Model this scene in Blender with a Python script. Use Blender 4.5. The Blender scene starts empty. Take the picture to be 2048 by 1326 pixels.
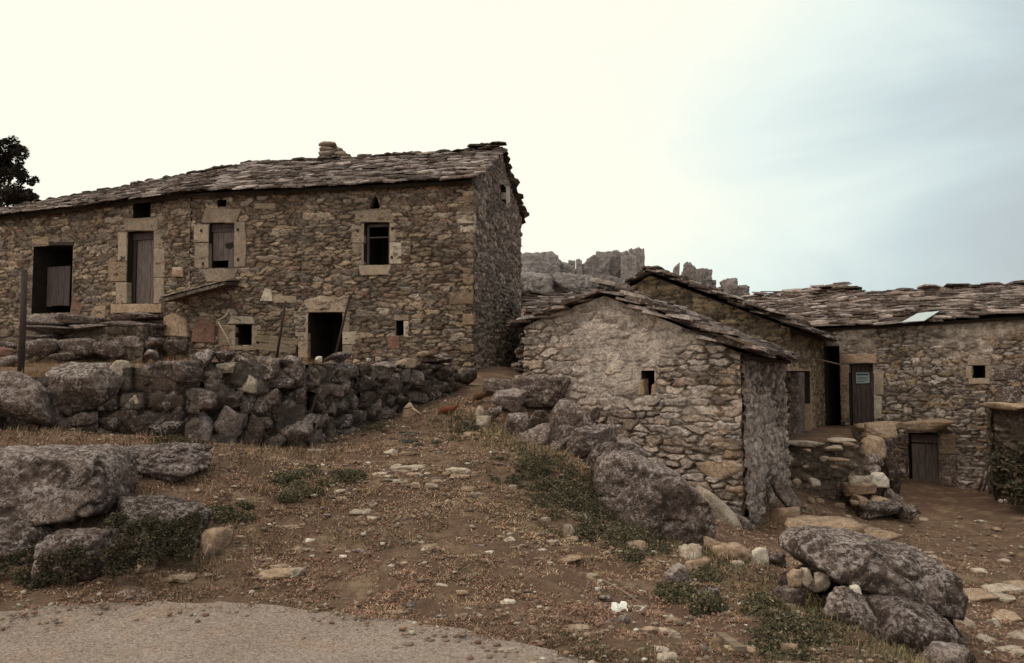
import bpy, math, random
import numpy as np
from mathutils import Vector

sc = bpy.context.scene
R = math.radians
# ------------------------------------------------------------------ camera, sky, sun, exposure
CAM_Z = 1.6
PITCH = R(3.3)
FPX = 1600.0
cam_d = bpy.data.cameras.new("camera")
cam = bpy.data.objects.new("camera", cam_d)
sc.collection.objects.link(cam)
cam_d.sensor_width = 36.0
cam_d.lens = 36.0 * FPX / 2048.0
cam_d.clip_end = 2000.0
cam_d.clip_start = 0.05
cam.location = (0, 0, CAM_Z)
cam.rotation_euler = (R(90) + PITCH, 0, 0)
sc.camera = cam

SUN_EL, SUN_AZ = R(55), R(-118)       # azimuth measured from +Y (view direction) towards +X; the light comes from the left, a little behind the camera
world = bpy.data.worlds.new("World")
sc.world = world
world.use_nodes = True
wt = world.node_tree
wt.nodes.clear()


def wn(kind, **kw):
    n = wt.nodes.new(kind)
    for k, v in kw.items():
        setattr(n, k, v)
    return n


def wmath(op, a, b=None, clamp=False):
    n = wn("ShaderNodeMath", operation=op, use_clamp=clamp)
    for i, v in enumerate((a, b)):
        if v is None:
            continue
        if isinstance(v, (int, float)):
            n.inputs[i].default_value = v
        else:
            wt.links.new(v, n.inputs[i])
    return n.outputs[0]


tc = wn("ShaderNodeTexCoord")
sky = wn("ShaderNodeTexSky")
sky.sky_type = 'NISHITA'
sky.sun_disc = False
sky.sun_elevation = SUN_EL
sky.sun_rotation = SUN_AZ
sky.air_density = 1.6
sky.dust_density = 3.0
bg1 = wn("ShaderNodeBackground")
bg1.inputs[1].default_value = 0.11
wt.links.new(sky.outputs[0], bg1.inputs[0])
# overcast cloud deck: bright cream to the left, bluish grey towards the right horizon
sep = wn("ShaderNodeSeparateXYZ")
wt.links.new(tc.outputs['Generated'], sep.inputs[0])
nz = wn("ShaderNodeTexNoise")
nz.inputs['Scale'].default_value = 2.3
nz.inputs['Detail'].default_value = 5.0
nz.inputs['Roughness'].default_value = 0.5
nz.inputs['Distortion'].default_value = 0.35
mp = wn("ShaderNodeMapping")
mp.inputs['Scale'].default_value = (1.0, 1.0, 2.2)
mp.inputs['Location'].default_value = (0.4, 0.3, 0.1)
wt.links.new(tc.outputs['Generated'], mp.inputs[0])
wt.links.new(mp.outputs[0], nz.inputs['Vector'])
# g grows to the right and downwards
g = wmath('MULTIPLY', sep.outputs[0], 1.75)
g = wmath('SUBTRACT', g, wmath('MULTIPLY', sep.outputs[2], 0.62))
g = wmath('ADD', g, wmath('MULTIPLY', wmath('SUBTRACT', nz.outputs['Fac'], 0.5), 1.15))
ramp = wn("ShaderNodeValToRGB")
cr = ramp.color_ramp
cr.elements[0].position = 0.0
cr.elements[0].color = (1.02, 1.0, 0.86, 1)
cr.elements[1].position = 1.0
cr.elements[1].color = (0.46, 0.51, 0.54, 1)
e = cr.elements.new(0.22); e.color = (0.98, 1.0, 0.88, 1)
e = cr.elements.new(0.45); e.color = (0.82, 0.92, 0.87, 1)
e = cr.elements.new(0.70); e.color = (0.60, 0.70, 0.72, 1)
wt.links.new(g, ramp.inputs[0])
bg2 = wn("ShaderNodeBackground")
bg2.inputs[1].default_value = 1.0
wt.links.new(ramp.outputs[0], bg2.inputs[0])
mixs = wn("ShaderNodeMixShader")
mixs.inputs[0].default_value = 0.93
wt.links.new(bg1.outputs[0], mixs.inputs[1])
wt.links.new(bg2.outputs[0], mixs.inputs[2])
wo = wn("ShaderNodeOutputWorld")
wt.links.new(mixs.outputs[0], wo.inputs[0])

sun_d = bpy.data.lights.new("sun", 'SUN')
sun_d.energy = 0.8
sun_d.angle = R(30)
sun_d.color = (1.0, 0.93, 0.84)
sun = bpy.data.objects.new("sun", sun_d)
sc.collection.objects.link(sun)
sdir = Vector((math.sin(SUN_AZ) * math.cos(SUN_EL), math.cos(SUN_AZ) * math.cos(SUN_EL), math.sin(SUN_EL)))
sun.rotation_euler = sdir.to_track_quat('Z', 'Y').to_euler()
sun.location = (-20, -5, 30)

sc.view_settings.view_transform = 'Standard'
sc.view_settings.look = 'None'
sc.view_settings.exposure = 0.06
sc.view_settings.gamma = 1.0
sc.render.engine = 'CYCLES'
sc.cycles.use_denoising = True
sc.cycles.max_bounces = 5
sc.cycles.diffuse_bounces = 3
sc.cycles.glossy_bounces = 2


# ------------------------------------------------------------------ numeric helpers
def h01(*ints):
    """integer hash -> float array in [0,1)"""
    v = np.uint64(0x9E3779B97F4A7C15)
    acc = None
    for k, a in enumerate(ints):
        a = np.asarray(a).astype(np.int64).astype(np.uint64)
        m = a * np.uint64(0xBF58476D1CE4E5B9 + 2 * k * 0x1234567)
        acc = m if acc is None else (acc ^ (m + v + (acc << np.uint64(6)) + (acc >> np.uint64(2))))
    acc = acc ^ (acc >> np.uint64(30))
    acc = acc * np.uint64(0xBF58476D1CE4E5B9)
    acc = acc ^ (acc >> np.uint64(27))
    acc = acc * np.uint64(0x94D049BB133111EB)
    acc = acc ^ (acc >> np.uint64(31))
    return (acc >> np.uint64(11)).astype(np.float64) / float(1 << 53)


np.seterr(over='ignore')


def vn2(x, y, s):
    x = np.asarray(x, float); y = np.asarray(y, float)
    ix = np.floor(x); iy = np.floor(y)
    fx = x - ix; fy = y - iy
    fx = fx * fx * (3 - 2 * fx); fy = fy * fy * (3 - 2 * fy)
    a = h01(ix, iy, s); b = h01(ix + 1, iy, s); c = h01(ix, iy + 1, s); d = h01(ix + 1, iy + 1, s)
    return (a * (1 - fx) + b * fx) * (1 - fy) + (c * (1 - fx) + d * fx) * fy


def fbm2(x, y, s, octv=4, gain=0.5):
    t = 0.0; a = 1.0; n = 0.0
    for o in range(octv):
        t = t + a * (vn2(np.asarray(x) * 2 ** o + 17.3 * o, np.asarray(y) * 2 ** o - 9.1 * o, s + o) - 0.5)
        n += a; a *= gain
    return 2 * t / n


def vn3(p, s):
    i = np.floor(p); f = p - i
    f = f * f * (3 - 2 * f)
    t = 0
    for dx in (0, 1):
        for dy in (0, 1):
            for dz in (0, 1):
                w = (f[:, 0] if dx else 1 - f[:, 0]) * (f[:, 1] if dy else 1 - f[:, 1]) * (f[:, 2] if dz else 1 - f[:, 2])
                t = t + w * h01(i[:, 0] + dx, i[:, 1] + dy, i[:, 2] + dz, s)
    return t


def fbm3(p, s, octv=4, gain=0.5):
    t = 0.0; a = 1.0; n = 0.0
    for o in range(octv):
        t = t + a * (vn3(p * 2 ** o + 11.7 * o, s + o) - 0.5)
        n += a; a *= gain
    return 2 * t / n


def sstep(a, b, x):
    t = np.clip((x - a) / (b - a), 0, 1)
    return t * t * (3 - 2 * t)


def ray(px, py):
    cx = (px - 1024.0) / FPX; cz = (663.0 - py) / FPX
    c, s = math.cos(PITCH), math.sin(PITCH)
    return cx, c - cz * s, s + cz * c


def at(px, py, Y):
    """point seen at photo pixel (px,py) lying Y metres ahead"""
    a, b, c = ray(px, py)
    t = Y / b
    return Vector((a * t, Y, CAM_Z + c * t))


# ------------------------------------------------------------------ object helpers
COL = sc.collection


def wloc(o):
    v = Vector((0, 0, 0))
    while o is not None:
        v = v + Vector(o.location)
        o = o.parent
    return v


def tag(o, label=None, cat=None, group=None, kind=None):
    if label: o['label'] = label
    if cat: o['category'] = cat
    if group: o['group'] = group
    if kind: o['kind'] = kind
    return o


def empty(name, loc, label=None, cat=None, group=None):
    o = bpy.data.objects.new(name, None)
    o.empty_display_size = 0.3
    o.location = loc
    COL.objects.link(o)
    return tag(o, label, cat, group)


def mk(name, V, F, mat, parent=None, col=None, smooth=False, origin=None):
    """mesh from WORLD-space vertices; placed under parent (translations only)"""
    V = np.asarray(V, dtype=np.float64).reshape(-1, 3)
    if origin is None:
        if parent is not None:
            origin = wloc(parent)
        else:
            mn, mx = V.min(0), V.max(0)
            origin = ((mn[0] + mx[0]) / 2, (mn[1] + mx[1]) / 2, mn[2])
    og = np.array(list(origin), float)
    me = bpy.data.meshes.new(name)
    Vl = (V - og).astype(np.float32)
    if isinstance(F, np.ndarray):
        k = F.shape[1]
        me.vertices.add(len(Vl)); me.vertices.foreach_set("co", Vl.ravel())
        me.loops.add(F.size); me.loops.foreach_set("vertex_index", F.ravel().astype(np.int32))
        me.polygons.add(len(F))
        me.polygons.foreach_set("loop_start", (np.arange(len(F)) * k).astype(np.int32))
        me.polygons.foreach_set("loop_total", np.full(len(F), k, np.int32))
        me.update(calc_edges=True)
        me.validate()
    else:
        me.from_pydata([tuple(v) for v in Vl.tolist()], [], F)
    if smooth:
        me.polygons.foreach_set("use_smooth", np.ones(len(me.polygons), bool))
    if col is not None:
        c = np.ones((len(Vl), 4), np.float32)
        c[:, :3] = col
        at_ = me.color_attributes.new("Col", 'FLOAT_COLOR', 'POINT')
        at_.data.foreach_set("color", c.ravel())
    me.materials.append(mat)
    o = bpy.data.objects.new(name, me)
    COL.objects.link(o)
    if parent is not None:
        o.parent = parent
        d = Vector(origin) - wloc(parent)
        o.location = d
    else:
        o.location = origin
    return o


class MB:
    def __init__(s): s.v = []; s.f = []; s.c = []

    def add(s, V, F, c=(1, 1, 1)):
        b = len(s.v)
        s.v += [tuple(v) for v in V]
        s.f += [tuple(i + b for i in f) for f in F]
        s.c += [c] * len(V)

    def build(s, name, mat, parent=None, smooth=False, origin=None):
        return mk(name, s.v, s.f, mat, parent, np.array(s.c), smooth, origin)


def prism(A, B):
    """two matching vertex loops -> closed prism"""
    n = len(A)
    return list(A) + list(B), [tuple(range(n))[::-1], tuple(range(n, 2 * n))] + [(i, (i + 1) % n, n + (i + 1) % n, n + i) for i in range(n)]


def tube(pts, radii, n=8, jit=0.0, rng=None):
    pts = [Vector(p) for p in pts]
    V = []; F = []
    for i, p in enumerate(pts):
        d = (pts[min(i + 1, len(pts) - 1)] - pts[max(i - 1, 0)]).normalized()
        a = d.orthogonal().normalized() if i == 0 else (a - d * a.dot(d)).normalized()
        b = d.cross(a)
        for k in range(n):
            t = 2 * math.pi * k / n
            r = radii[i] * (1 + (rng.uniform(-jit, jit) if rng else 0))
            V.append(p + a * (r * math.cos(t)) + b * (r * math.sin(t)))
    for i in range(len(pts) - 1):
        for k in range(n):
            F.append((i * n + k, i * n + (k + 1) % n, (i + 1) * n + (k + 1) % n, (i + 1) * n + k))
    F.append(tuple(range(n))[::-1]); F.append(tuple(range((len(pts) - 1) * n, len(pts) * n)))
    return V, F


# ------------------------------------------------------------------ materials
def mat_new(name):
    m = bpy.data.materials.new(name)
    m.use_nodes = True
    nt = m.node_tree
    b = nt.nodes['Principled BSDF']
    b.inputs['Roughness'].default_value = 0.92
    b.inputs['Specular IOR Level'].default_value = 0.18
    return m, nt, b


def noise_node(nt, vec, scale, detail=5, rough=0.6, dist=0.0):
    n = nt.nodes.new("ShaderNodeTexNoise")
    n.inputs['Scale'].default_value = scale
    n.inputs['Detail'].default_value = detail
    n.inputs['Roughness'].default_value = rough
    n.inputs['Distortion'].default_value = dist
    nt.links.new(vec, n.inputs['Vector'])
    return n.outputs['Fac']


def mixc(nt, fac, a, b, mode='MIX'):
    n = nt.nodes.new("ShaderNodeMix")
    n.data_type = 'RGBA'
    n.blend_type = mode
    for sock, v in ((n.inputs[0], fac), (n.inputs[6], a), (n.inputs[7], b)):
        if isinstance(v, (int, float)):
            sock.default_value = v
        elif isinstance(v, tuple):
            sock.default_value = (v[0], v[1], v[2], 1)
        else:
            nt.links.new(v, sock)
    return n.outputs[2]


def rmp(nt, src, a, b, lo=0.0, hi=1.0):
    n = nt.nodes.new("ShaderNodeMapRange")
    n.inputs[1].default_value = a; n.inputs[2].default_value = b
    n.inputs[3].default_value = lo; n.inputs[4].default_value = hi
    nt.links.new(src, n.inputs[0])
    return n.outputs[0]


def grey(nt, v):
    n = nt.nodes.new("ShaderNodeCombineColor")
    for i in range(3):
        nt.links.new(v, n.inputs[i])
    return n.outputs[0]


def bump(nt, b, h, strength, dist):
    n = nt.nodes.new("ShaderNodeBump")
    n.inputs['Strength'].default_value = strength
    n.inputs['Distance'].default_value = dist
    nt.links.new(h, n.inputs['Height'])
    nt.links.new(n.outputs[0], b.inputs['Normal'])


def stone_mat(name, base=None, lichen=0.35, lich_col=(0.42, 0.40, 0.35), dark=0.5, scale=1.0, bumps=0.6, contrast=0.45, bd=0.02, seed=0.0, moss=0.0, tint=(1.05, 0.965, 0.935), toplit_lichen=0.0):
    """weathered stone; base None = per-stone colour from the mesh's own attribute"""
    m, nt, b = mat_new(name)
    tcn = nt.nodes.new("ShaderNodeTexCoord")
    add = nt.nodes.new("ShaderNodeVectorMath"); add.operation = 'ADD'
    nt.links.new(tcn.outputs['Object'], add.inputs[0])
    oi = nt.nodes.new("ShaderNodeObjectInfo")
    ml = nt.nodes.new("ShaderNodeVectorMath"); ml.operation = 'SCALE'
    cx = nt.nodes.new("ShaderNodeCombineXYZ")
    for i in range(3): nt.links.new(oi.outputs['Random'], cx.inputs[i])
    nt.links.new(cx.outputs[0], ml.inputs[0]); ml.inputs['Scale'].default_value = 37.0
    nt.links.new(ml.outputs[0], add.inputs[1])
    vec = add.outputs[0]
    if base is None:
        a = nt.nodes.new("ShaderNodeAttribute"); a.attribute_name = "Col"
        col = a.outputs['Color']
    else:
        rv = rmp(nt, oi.outputs['Random'], 0, 1, 0.75, 1.2)
        col = mixc(nt, 1.0, base, grey(nt, rv), 'MULTIPLY')
    n1 = noise_node(nt, vec, 5.0 * scale, 6, 0.65)
    n2 = noise_node(nt, vec, 26.0 * scale, 4, 0.7)
    n3 = noise_node(nt, vec, 1.3 * scale, 4, 0.6)
    f1 = rmp(nt, n1, 0.3, 0.7, 1 - contrast, 1 + contrast)
    f2 = rmp(nt, n2, 0.3, 0.7, 1 - contrast * 0.8, 1 + contrast * 0.8)
    f3 = rmp(nt, n3, 0.3, 0.7, 1 - contrast * 0.6, 1 + contrast * 0.6)
    col = mixc(nt, 1.0, col, grey(nt, f1), 'MULTIPLY')
    col = mixc(nt, 1.0, col, grey(nt, f2), 'MULTIPLY')
    col = mixc(nt, 1.0, col, grey(nt, f3), 'MULTIPLY')
    nl = noise_node(nt, vec, 10.0 * scale, 7, 0.78, 0.3)
    nl2 = noise_node(nt, vec, 2.2 * scale, 3, 0.5)
    lm = nt.nodes.new("ShaderNodeMath"); lm.operation = 'ADD'
    nt.links.new(nl, lm.inputs[0]); nt.links.new(rmp(nt, nl2, 0.3, 0.7, -0.10, 0.10), lm.inputs[1])
    if lichen > 0:
        col = mixc(nt, rmp(nt, lm.outputs[0], 0.55, 0.62, 0, lichen), col, lich_col)
    if dark > 0:
        nd = noise_node(nt, vec, 15.0 * scale, 6, 0.75)
        col = mixc(nt, rmp(nt, nd, 0.53, 0.60, 0, dark), col, (0.035, 0.028, 0.022))
    if toplit_lichen > 0:  # up-facing sides paler: lichen, plus top light put into the colour
        ge = nt.nodes.new("ShaderNodeNewGeometry")
        se = nt.nodes.new("ShaderNodeSeparateXYZ"); nt.links.new(ge.outputs['Normal'], se.inputs[0])
        ntl = noise_node(nt, vec, 7.0 * scale, 7, 0.8, 0.4)
        mm = nt.nodes.new("ShaderNodeMath"); mm.operation = 'MULTIPLY'
        nt.links.new(rmp(nt, ntl, 0.50, 0.56, 0, min(1.0, toplit_lichen * 1.7)), mm.inputs[0])
        nt.links.new(rmp(nt, se.outputs[2], 0.15, 0.7, 0.0, 1.0), mm.inputs[1])
        col = mixc(nt, mm.outputs[0], col, lich_col)
    if moss > 0:
        nm = noise_node(nt, vec, 1.7 * scale, 5, 0.6)
        ge = nt.nodes.new("ShaderNodeNewGeometry")
        se = nt.nodes.new("ShaderNodeSeparateXYZ"); nt.links.new(ge.outputs['Normal'], se.inputs[0])
        mm = nt.nodes.new("ShaderNodeMath"); mm.operation = 'MULTIPLY'
        nt.links.new(rmp(nt, nm, 0.48, 0.6, 0, moss), mm.inputs[0])
        nt.links.new(rmp(nt, se.outputs[2], 0.1, 0.8, 0.15, 1.0), mm.inputs[1])
        col = mixc(nt, mm.outputs[0], col, (0.075, 0.055, 0.02))
    col = mixc(nt, 1.0, col, tint, 'MULTIPLY')
    nt.links.new(col, b.inputs['Base Color'])
    hs = nt.nodes.new("ShaderNodeMath"); hs.operation = 'MULTIPLY_ADD'
    nt.links.new(n2, hs.inputs[0]); hs.inputs[1].default_value = 0.45; nt.links.new(n1, hs.inputs[2])
    bump(nt, b, hs.outputs[0], bumps, bd)
    return m


M = {}
M['wall'] = stone_mat('rubble_stone', None, 0.40, (0.42, 0.36, 0.29), 0.42, 1.5, 1.0, 0.48, 0.03, tint=(1.01, 0.985, 0.98))
M['barnwall'] = stone_mat('limed_rubble_stone', None, 0.45, (0.54, 0.46, 0.38), 0.55, 1.7, 1.0, 0.48, 0.03, tint=(1.0, 0.98, 1.01))
M['slate'] = stone_mat('stone_slabs', None, 0.5, (0.36, 0.34, 0.31), 0.55, 1.6, 0.6, 0.5)
M['dressed'] = stone_mat('dressed_granite', (0.32, 0.26, 0.20), 0.4, (0.5, 0.45, 0.38), 0.45, 2.0, 0.35, 0.22, 0.008)
M['dressed_pale'] = stone_mat('limewashed_granite', (0.46, 0.41, 0.33), 0.4, (0.6, 0.56, 0.5), 0.3, 2.0, 0.35, 0.3, 0.01)
M['rock'] = stone_mat('granite_rock', (0.165, 0.125, 0.108), 0.9, (0.52, 0.46, 0.43), 0.9, 2.4, 1.0, 0.6, 0.06, moss=0.0, toplit_lichen=.42)
M['quoin'] = stone_mat('worn_corner_granite', (0.22, 0.16, 0.11), 0.35, (0.4, 0.34, 0.26), 0.4, 2.0, 0.6, 0.35, 0.02)
M['rockdark'] = stone_mat('dark_granite', (0.10, 0.072, 0.061), 0.9, (0.48, 0.42, 0.40), 0.9, 2.8, 1.0, 0.6, 0.06, moss=0.0, toplit_lichen=.32)
M['rockpale'] = stone_mat('pale_stone', (0.40, 0.34, 0.27), 0.5, (0.62, 0.58, 0.52), 0.35, 3.0, 0.7, 0.4, 0.015)
M['rocktan'] = stone_mat('tan_stone', (0.32, 0.235, 0.165), 0.35, (0.5, 0.45, 0.38), 0.35, 3.0, 0.7, 0.4, 0.015)
M['rockred'] = stone_mat('reddish_stone', (0.22, 0.125, 0.095), 0.45, (0.36, 0.29, 0.25), 0.5, 3.0, 0.7, 0.4, 0.015)
M['rockwhite'] = stone_mat('white_stone', (0.66, 0.62, 0.54), 0.3, (0.8, 0.78, 0.7), 0.25, 5.0, 0.6, 0.3, 0.01)
M['crag'] = stone_mat('hazed_granite', (0.33, 0.30, 0.29), 0.4, (0.46, 0.44, 0.44), 0.3, 0.45, 1.0, 0.35, 0.35)  # paler granite with distance haze mixed into its colour


def flat_mat(name, c, var=0.25, scale=8.0, rough=0.9, stretch=(1, 1, 1), b_=0.3, bd=0.005, c2=None):
    m, nt, b = mat_new(name)
    t = nt.nodes.new("ShaderNodeTexCoord")
    mpn = nt.nodes.new("ShaderNodeMapping"); mpn.inputs['Scale'].default_value = stretch
    nt.links.new(t.outputs['Object'], mpn.inputs[0])
    n = noise_node(nt, mpn.outputs[0], scale, 5, 0.65)
    if c2 is None:
        col = mixc(nt, 1.0, c, grey(nt, rmp(nt, n, 0.3, 0.7, 1 - var, 1 + var)), 'MULTIPLY')
    else:
        col = mixc(nt, rmp(nt, n, 0.35, 0.65), c, c2)
    nt.links.new(col, b.inputs['Base Color'])
    b.inputs['Roughness'].default_value = rough
    bump(nt, b, n, b_, bd)
    return m


M['wood_grey'] = flat_mat('weathered_grey_wood', (0.20, 0.155, 0.145), 0.45, 6, stretch=(7, 7, 0.6), c2=(0.085, 0.062, 0.055))
M['wood_dark'] = flat_mat('dark_weathered_wood', (0.055, 0.038, 0.033), 0.4, 6, stretch=(7, 7, 0.6))
M['wood_blue'] = flat_mat('faded_wood', (0.12, 0.088, 0.085), 0.4, 6, stretch=(7, 7, 0.6), c2=(0.05, 0.035, 0.032))
M['wood_pale'] = flat_mat('pale_plank', (0.27, 0.20, 0.14), 0.4, 5, stretch=(1, 5, 5), c2=(0.14, 0.10, 0.07))
M['iron'] = flat_mat('rusty_iron', (0.03, 0.018, 0.013), 0.4, 30, 0.7)
M['deck'] = flat_mat('roof_boards', (0.03, 0.022, 0.017), 0.4, 5)
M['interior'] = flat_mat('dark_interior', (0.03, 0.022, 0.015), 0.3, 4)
M['rope'] = flat_mat('pale_rope', (0.33, 0.26, 0.19), 0.2, 30)
M['cloth'] = flat_mat('burlap_cloth', (0.62, 0.43, 0.30), 0.25, 12, c2=(0.42, 0.29, 0.2))
M['white'] = flat_mat('white_plastic', (0.85, 0.84, 0.76), 0.05, 10, 0.6)
M['sheet'] = flat_mat('corrugated_sheet', (0.50, 0.56, 0.56), 0.12, 6, 0.5)
M['hen'] = flat_mat('russet_feathers', (0.20, 0.062, 0.028), 0.45, 18, c2=(0.11, 0.04, 0.02))
M['hen2'] = flat_mat('brown_feathers', (0.13, 0.06, 0.025), 0.45, 18, c2=(0.05, 0.025, 0.014))
M['comb'] = flat_mat('red_comb', (0.35, 0.04, 0.03), 0.1, 10)
M['henleg'] = flat_mat('yellow_leg', (0.35, 0.24, 0.09), 0.1, 10)


def attr_mat(name, var=0.25, scale=9.0, trans=0.0):
    m, nt, b = mat_new(name)
    a = nt.nodes.new("ShaderNodeAttribute"); a.attribute_name = "Col"
    nt.links.new(a.outputs['Color'], b.inputs['Base Color'])
    b.inputs['Roughness'].default_value = 0.8
    b.inputs['Specular IOR Level'].default_value = 0.12
    return m


M['leaf'] = attr_mat('leaves')
M['pebble'] = attr_mat('pebbles')
M['bark'] = flat_mat('bark', (0.06, 0.045, 0.035), 0.4, 12)


def ground_material():
    m, nt, b = mat_new('dry_earth_and_turf')
    t = nt.nodes.new("ShaderNodeTexCoord")
    vec = t.outputs['Object']
    n1 = noise_node(nt, vec, 0.55, 5, 0.6, 0.4)
    n2 = noise_node(nt, vec, 3.2, 6, 0.7, 0.3)
    n3 = noise_node(nt, vec, 22, 5, 0.75)
    n4 = noise_node(nt, vec, 70, 3, 0.7)
    n5 = noise_node(nt, vec, 1.1, 5, 0.65, 0.6)
    col = mixc(nt, rmp(nt, n1, 0.38, 0.62), (0.175, 0.095, 0.066), (0.25, 0.152, 0.10))
    col = mixc(nt, rmp(nt, n2, 0.50, 0.64, 0, 0.8), col, (0.40, 0.275, 0.175))
    col = mixc(nt, rmp(nt, n5, 0.53, 0.62, 0, 0.45), col, (0.12, 0.085, 0.05))
    col = mixc(nt, rmp(nt, n3, 0.54, 0.62, 0, 0.5), col, (0.075, 0.045, 0.03))
    col = mixc(nt, rmp(nt, n4, 0.62, 0.70, 0, 0.6), col, (0.36, 0.27, 0.19))
    nt.links.new(col, b.inputs['Base Color'])
    hs = nt.nodes.new("ShaderNodeMath"); hs.operation = 'MULTIPLY_ADD'
    nt.links.new(n4, hs.inputs[0]); hs.inputs[1].default_value = 0.4; nt.links.new(n3, hs.inputs[2])
    bump(nt, b, hs.outputs[0], 1.0, 0.06)
    return m


def road_material():
    m, nt, b = mat_new('old_gravel_asphalt')
    t = nt.nodes.new("ShaderNodeTexCoord")
    vec = t.outputs['Object']
    n1 = noise_node(nt, vec, 0.8, 5, 0.6, 0.3)
    n2 = noise_node(nt, vec, 45, 4, 0.75)
    v = nt.nodes.new("ShaderNodeTexVoronoi"); v.inputs['Scale'].default_value = 85
    nt.links.new(vec, v.inputs['Vector'])
    col = mixc(nt, rmp(nt, n1, 0.35, 0.65), (0.25, 0.182, 0.15), (0.325, 0.25, 0.21))
    nb = noise_node(nt, vec, 2.3, 6, 0.7, 0.5)
    col = mixc(nt, rmp(nt, nb, 0.54, 0.64, 0, 0.6), col, (0.33, 0.21, 0.145))
    nc = noise_node(nt, vec, 6.5, 4, 0.7, 0.5)
    col = mixc(nt, rmp(nt, nc, 0.58, 0.66, 0, 0.45), col, (0.15, 0.105, 0.085))
    col = mixc(nt, rmp(nt, n2, 0.50, 0.60, 0, 0.6), col, (0.12, 0.082, 0.066))
    cc = nt.nodes.new("ShaderNodeSeparateColor"); nt.links.new(v.outputs['Color'], cc.inputs[0])
    col = mixc(nt, rmp(nt, cc.outputs[0], 0.72, 0.85, 0, 0.6), col, (0.42, 0.35, 0.28))
    col = mixc(nt, rmp(nt, cc.outputs[1], 0.8, 0.9, 0, 0.5), col, (0.08, 0.06, 0.05))
    nt.links.new(col, b.inputs['Base Color'])
    bump(nt, b, v.outputs['Distance'], 0.5, 0.008)
    return m


M['ground'] = ground_material()
M['road'] = road_material()

# ------------------------------------------------------------------ terrain
CP = [  # photo pixel, distance ahead -> height control points of the lower ground
    (600, 1225, 5.6), (200, 1215, 5.7), (1000, 1270, 5.15), (600, 1320, 4.75), (1200, 1320, 4.55),
    (1000, 1100, 6.8), (800, 1100, 6.8), (600, 1100, 6.8), (1000, 1000, 8.3), (800, 1000, 8.2), (600, 1000, 7.9),
    (900, 900, 10.7), (750, 905, 10.4), (900, 850, 12.7), (860, 820, 14.3), (960, 790, 16), (960, 760, 18.5), (1030, 745, 21),
    (700, 862, 12.6), (600, 897, 10.8), (400, 890, 10.1), (200, 868, 9.6), (0, 866, 9.2),
    (0, 880, 8.4), (230, 885, 8.4), (400, 960, 7.7), (500, 1000, 7.5), (420, 1080, 6.9), (250, 1180, 6.0), (60, 1190, 5.9), (-60, 1060, 6.6), (150, 1110, 6.4),
    (300, 1010, 7.2), (1405, 1092, 9.4), (1310, 1084, 8.9), (1235, 1050, 8.9),
    (1100, 950, 9.2), (1100, 1050, 7.8), (1200, 1080, 7.5), (1060, 880, 11.4), (1180, 945, 9.9), (1080, 800, 14.5), (1050, 765, 15.5),
    (1300, 1090, 8.0), (1400, 1110, 8.2), (1400, 1200, 6.4), (1300, 1200, 6.1), (1400, 1320, 4.75), (1600, 1320, 4.7), (1600, 1230, 5.95), (1500, 1120, 8.3), (1560, 1150, 7.6),
    (1350, 985, 12.2), (1190, 870, 13.8), (1500, 1068, 12.0), (1600, 1060, 12.2),
    (1650, 1020, 14.5), (1700, 1040, 15.0), (1900, 1000, 17.8), (2048, 1000, 17.5), (1800, 1100, 12.3), (1700, 1090, 11.0), (2000, 1150, 9.8), (1950, 1250, 7.6),
    (2040, 1320, 6.3), (1800, 1300, 6.0), (1760, 1250, 6.6), (1900, 1210, 8.4), (2200, 1200, 8.6), (2300, 1050, 14), (1800, 985, 18.6), (1660, 960, 17.5),
]
cpts = [at(*c) for c in CP]
cpts += [Vector(p) for p in ((-6, 2, 0), (0, 2, 0), (6, 2, -.3), (-6, -6, 0), (6, -6, 0), (0, -12, 0), (-14, 5, 0.1), (-14, 9, 1.1), (14, 4, -.9), (16, 12, -1.2),
                             (16, 20, -1.1), (0, 26, 2.0), (-10, 24, 2.0), (-18, 16, 1.6), (8, 27, 0.5), (14, 27, -0.6), (-20, -8, 0), (20, -8, -1), (2, 20, 1.0), (5, 20, 0.2))]
PX = np.array([(p.x, p.y) for p in cpts]); PZ = np.array([p.z for p in cpts])


def tps_k(d2):
    return np.where(d2 > 1e-12, d2 * np.log(np.maximum(d2, 1e-12)) * 0.5, 0.0)


_n = len(PX)
_K = tps_k(((PX[:, None, :] - PX[None, :, :]) ** 2).sum(-1)) + np.eye(_n) * 0.25
_P = np.hstack([np.ones((_n, 1)), PX])
_A = np.zeros((_n + 3, _n + 3)); _A[:_n, :_n] = _K; _A[:_n, _n:] = _P; _A[_n:, :_n] = _P.T
_W = np.linalg.solve(_A, np.concatenate([PZ, np.zeros(3)]))

WALL_LINE = [at(928, 760, 17.6), at(880, 780, 15.8), at(790, 790, 14.2), at(700, 790, 12.7), at(600, 800, 11.0), at(400, 800, 10.2), at(200, 800, 9.8), at(0, 800, 9.4), at(-400, 800, 9.0), at(-1400, 800, 8.8)]
TERR = [(p.x, p.y) for p in WALL_LINE] + [(-70, 9), (-70, 45), (-1.1, 45), (-1.1, 19.5)]


def sd_poly(x, y, poly):
    """signed distance, positive inside"""
    d = np.full(np.shape(x), 1e9); ins = np.zeros(np.shape(x), bool)
    n = len(poly)
    for i in range(n):
        ax, ay = poly[i]; bx, by = poly[(i + 1) % n]
        ex, ey = bx - ax, by - ay
        t = np.clip(((x - ax) * ex + (y - ay) * ey) / (ex * ex + ey * ey), 0, 1)
        d = np.minimum(d, np.hypot(x - ax - t * ex, y - ay - t * ey))
        c = ((ay > y) != (by > y)) & (x < (bx - ax) * (y - ay) / (by - ay + 1e-12) + ax)
        ins ^= c
    return np.where(ins, d, -d)


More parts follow.
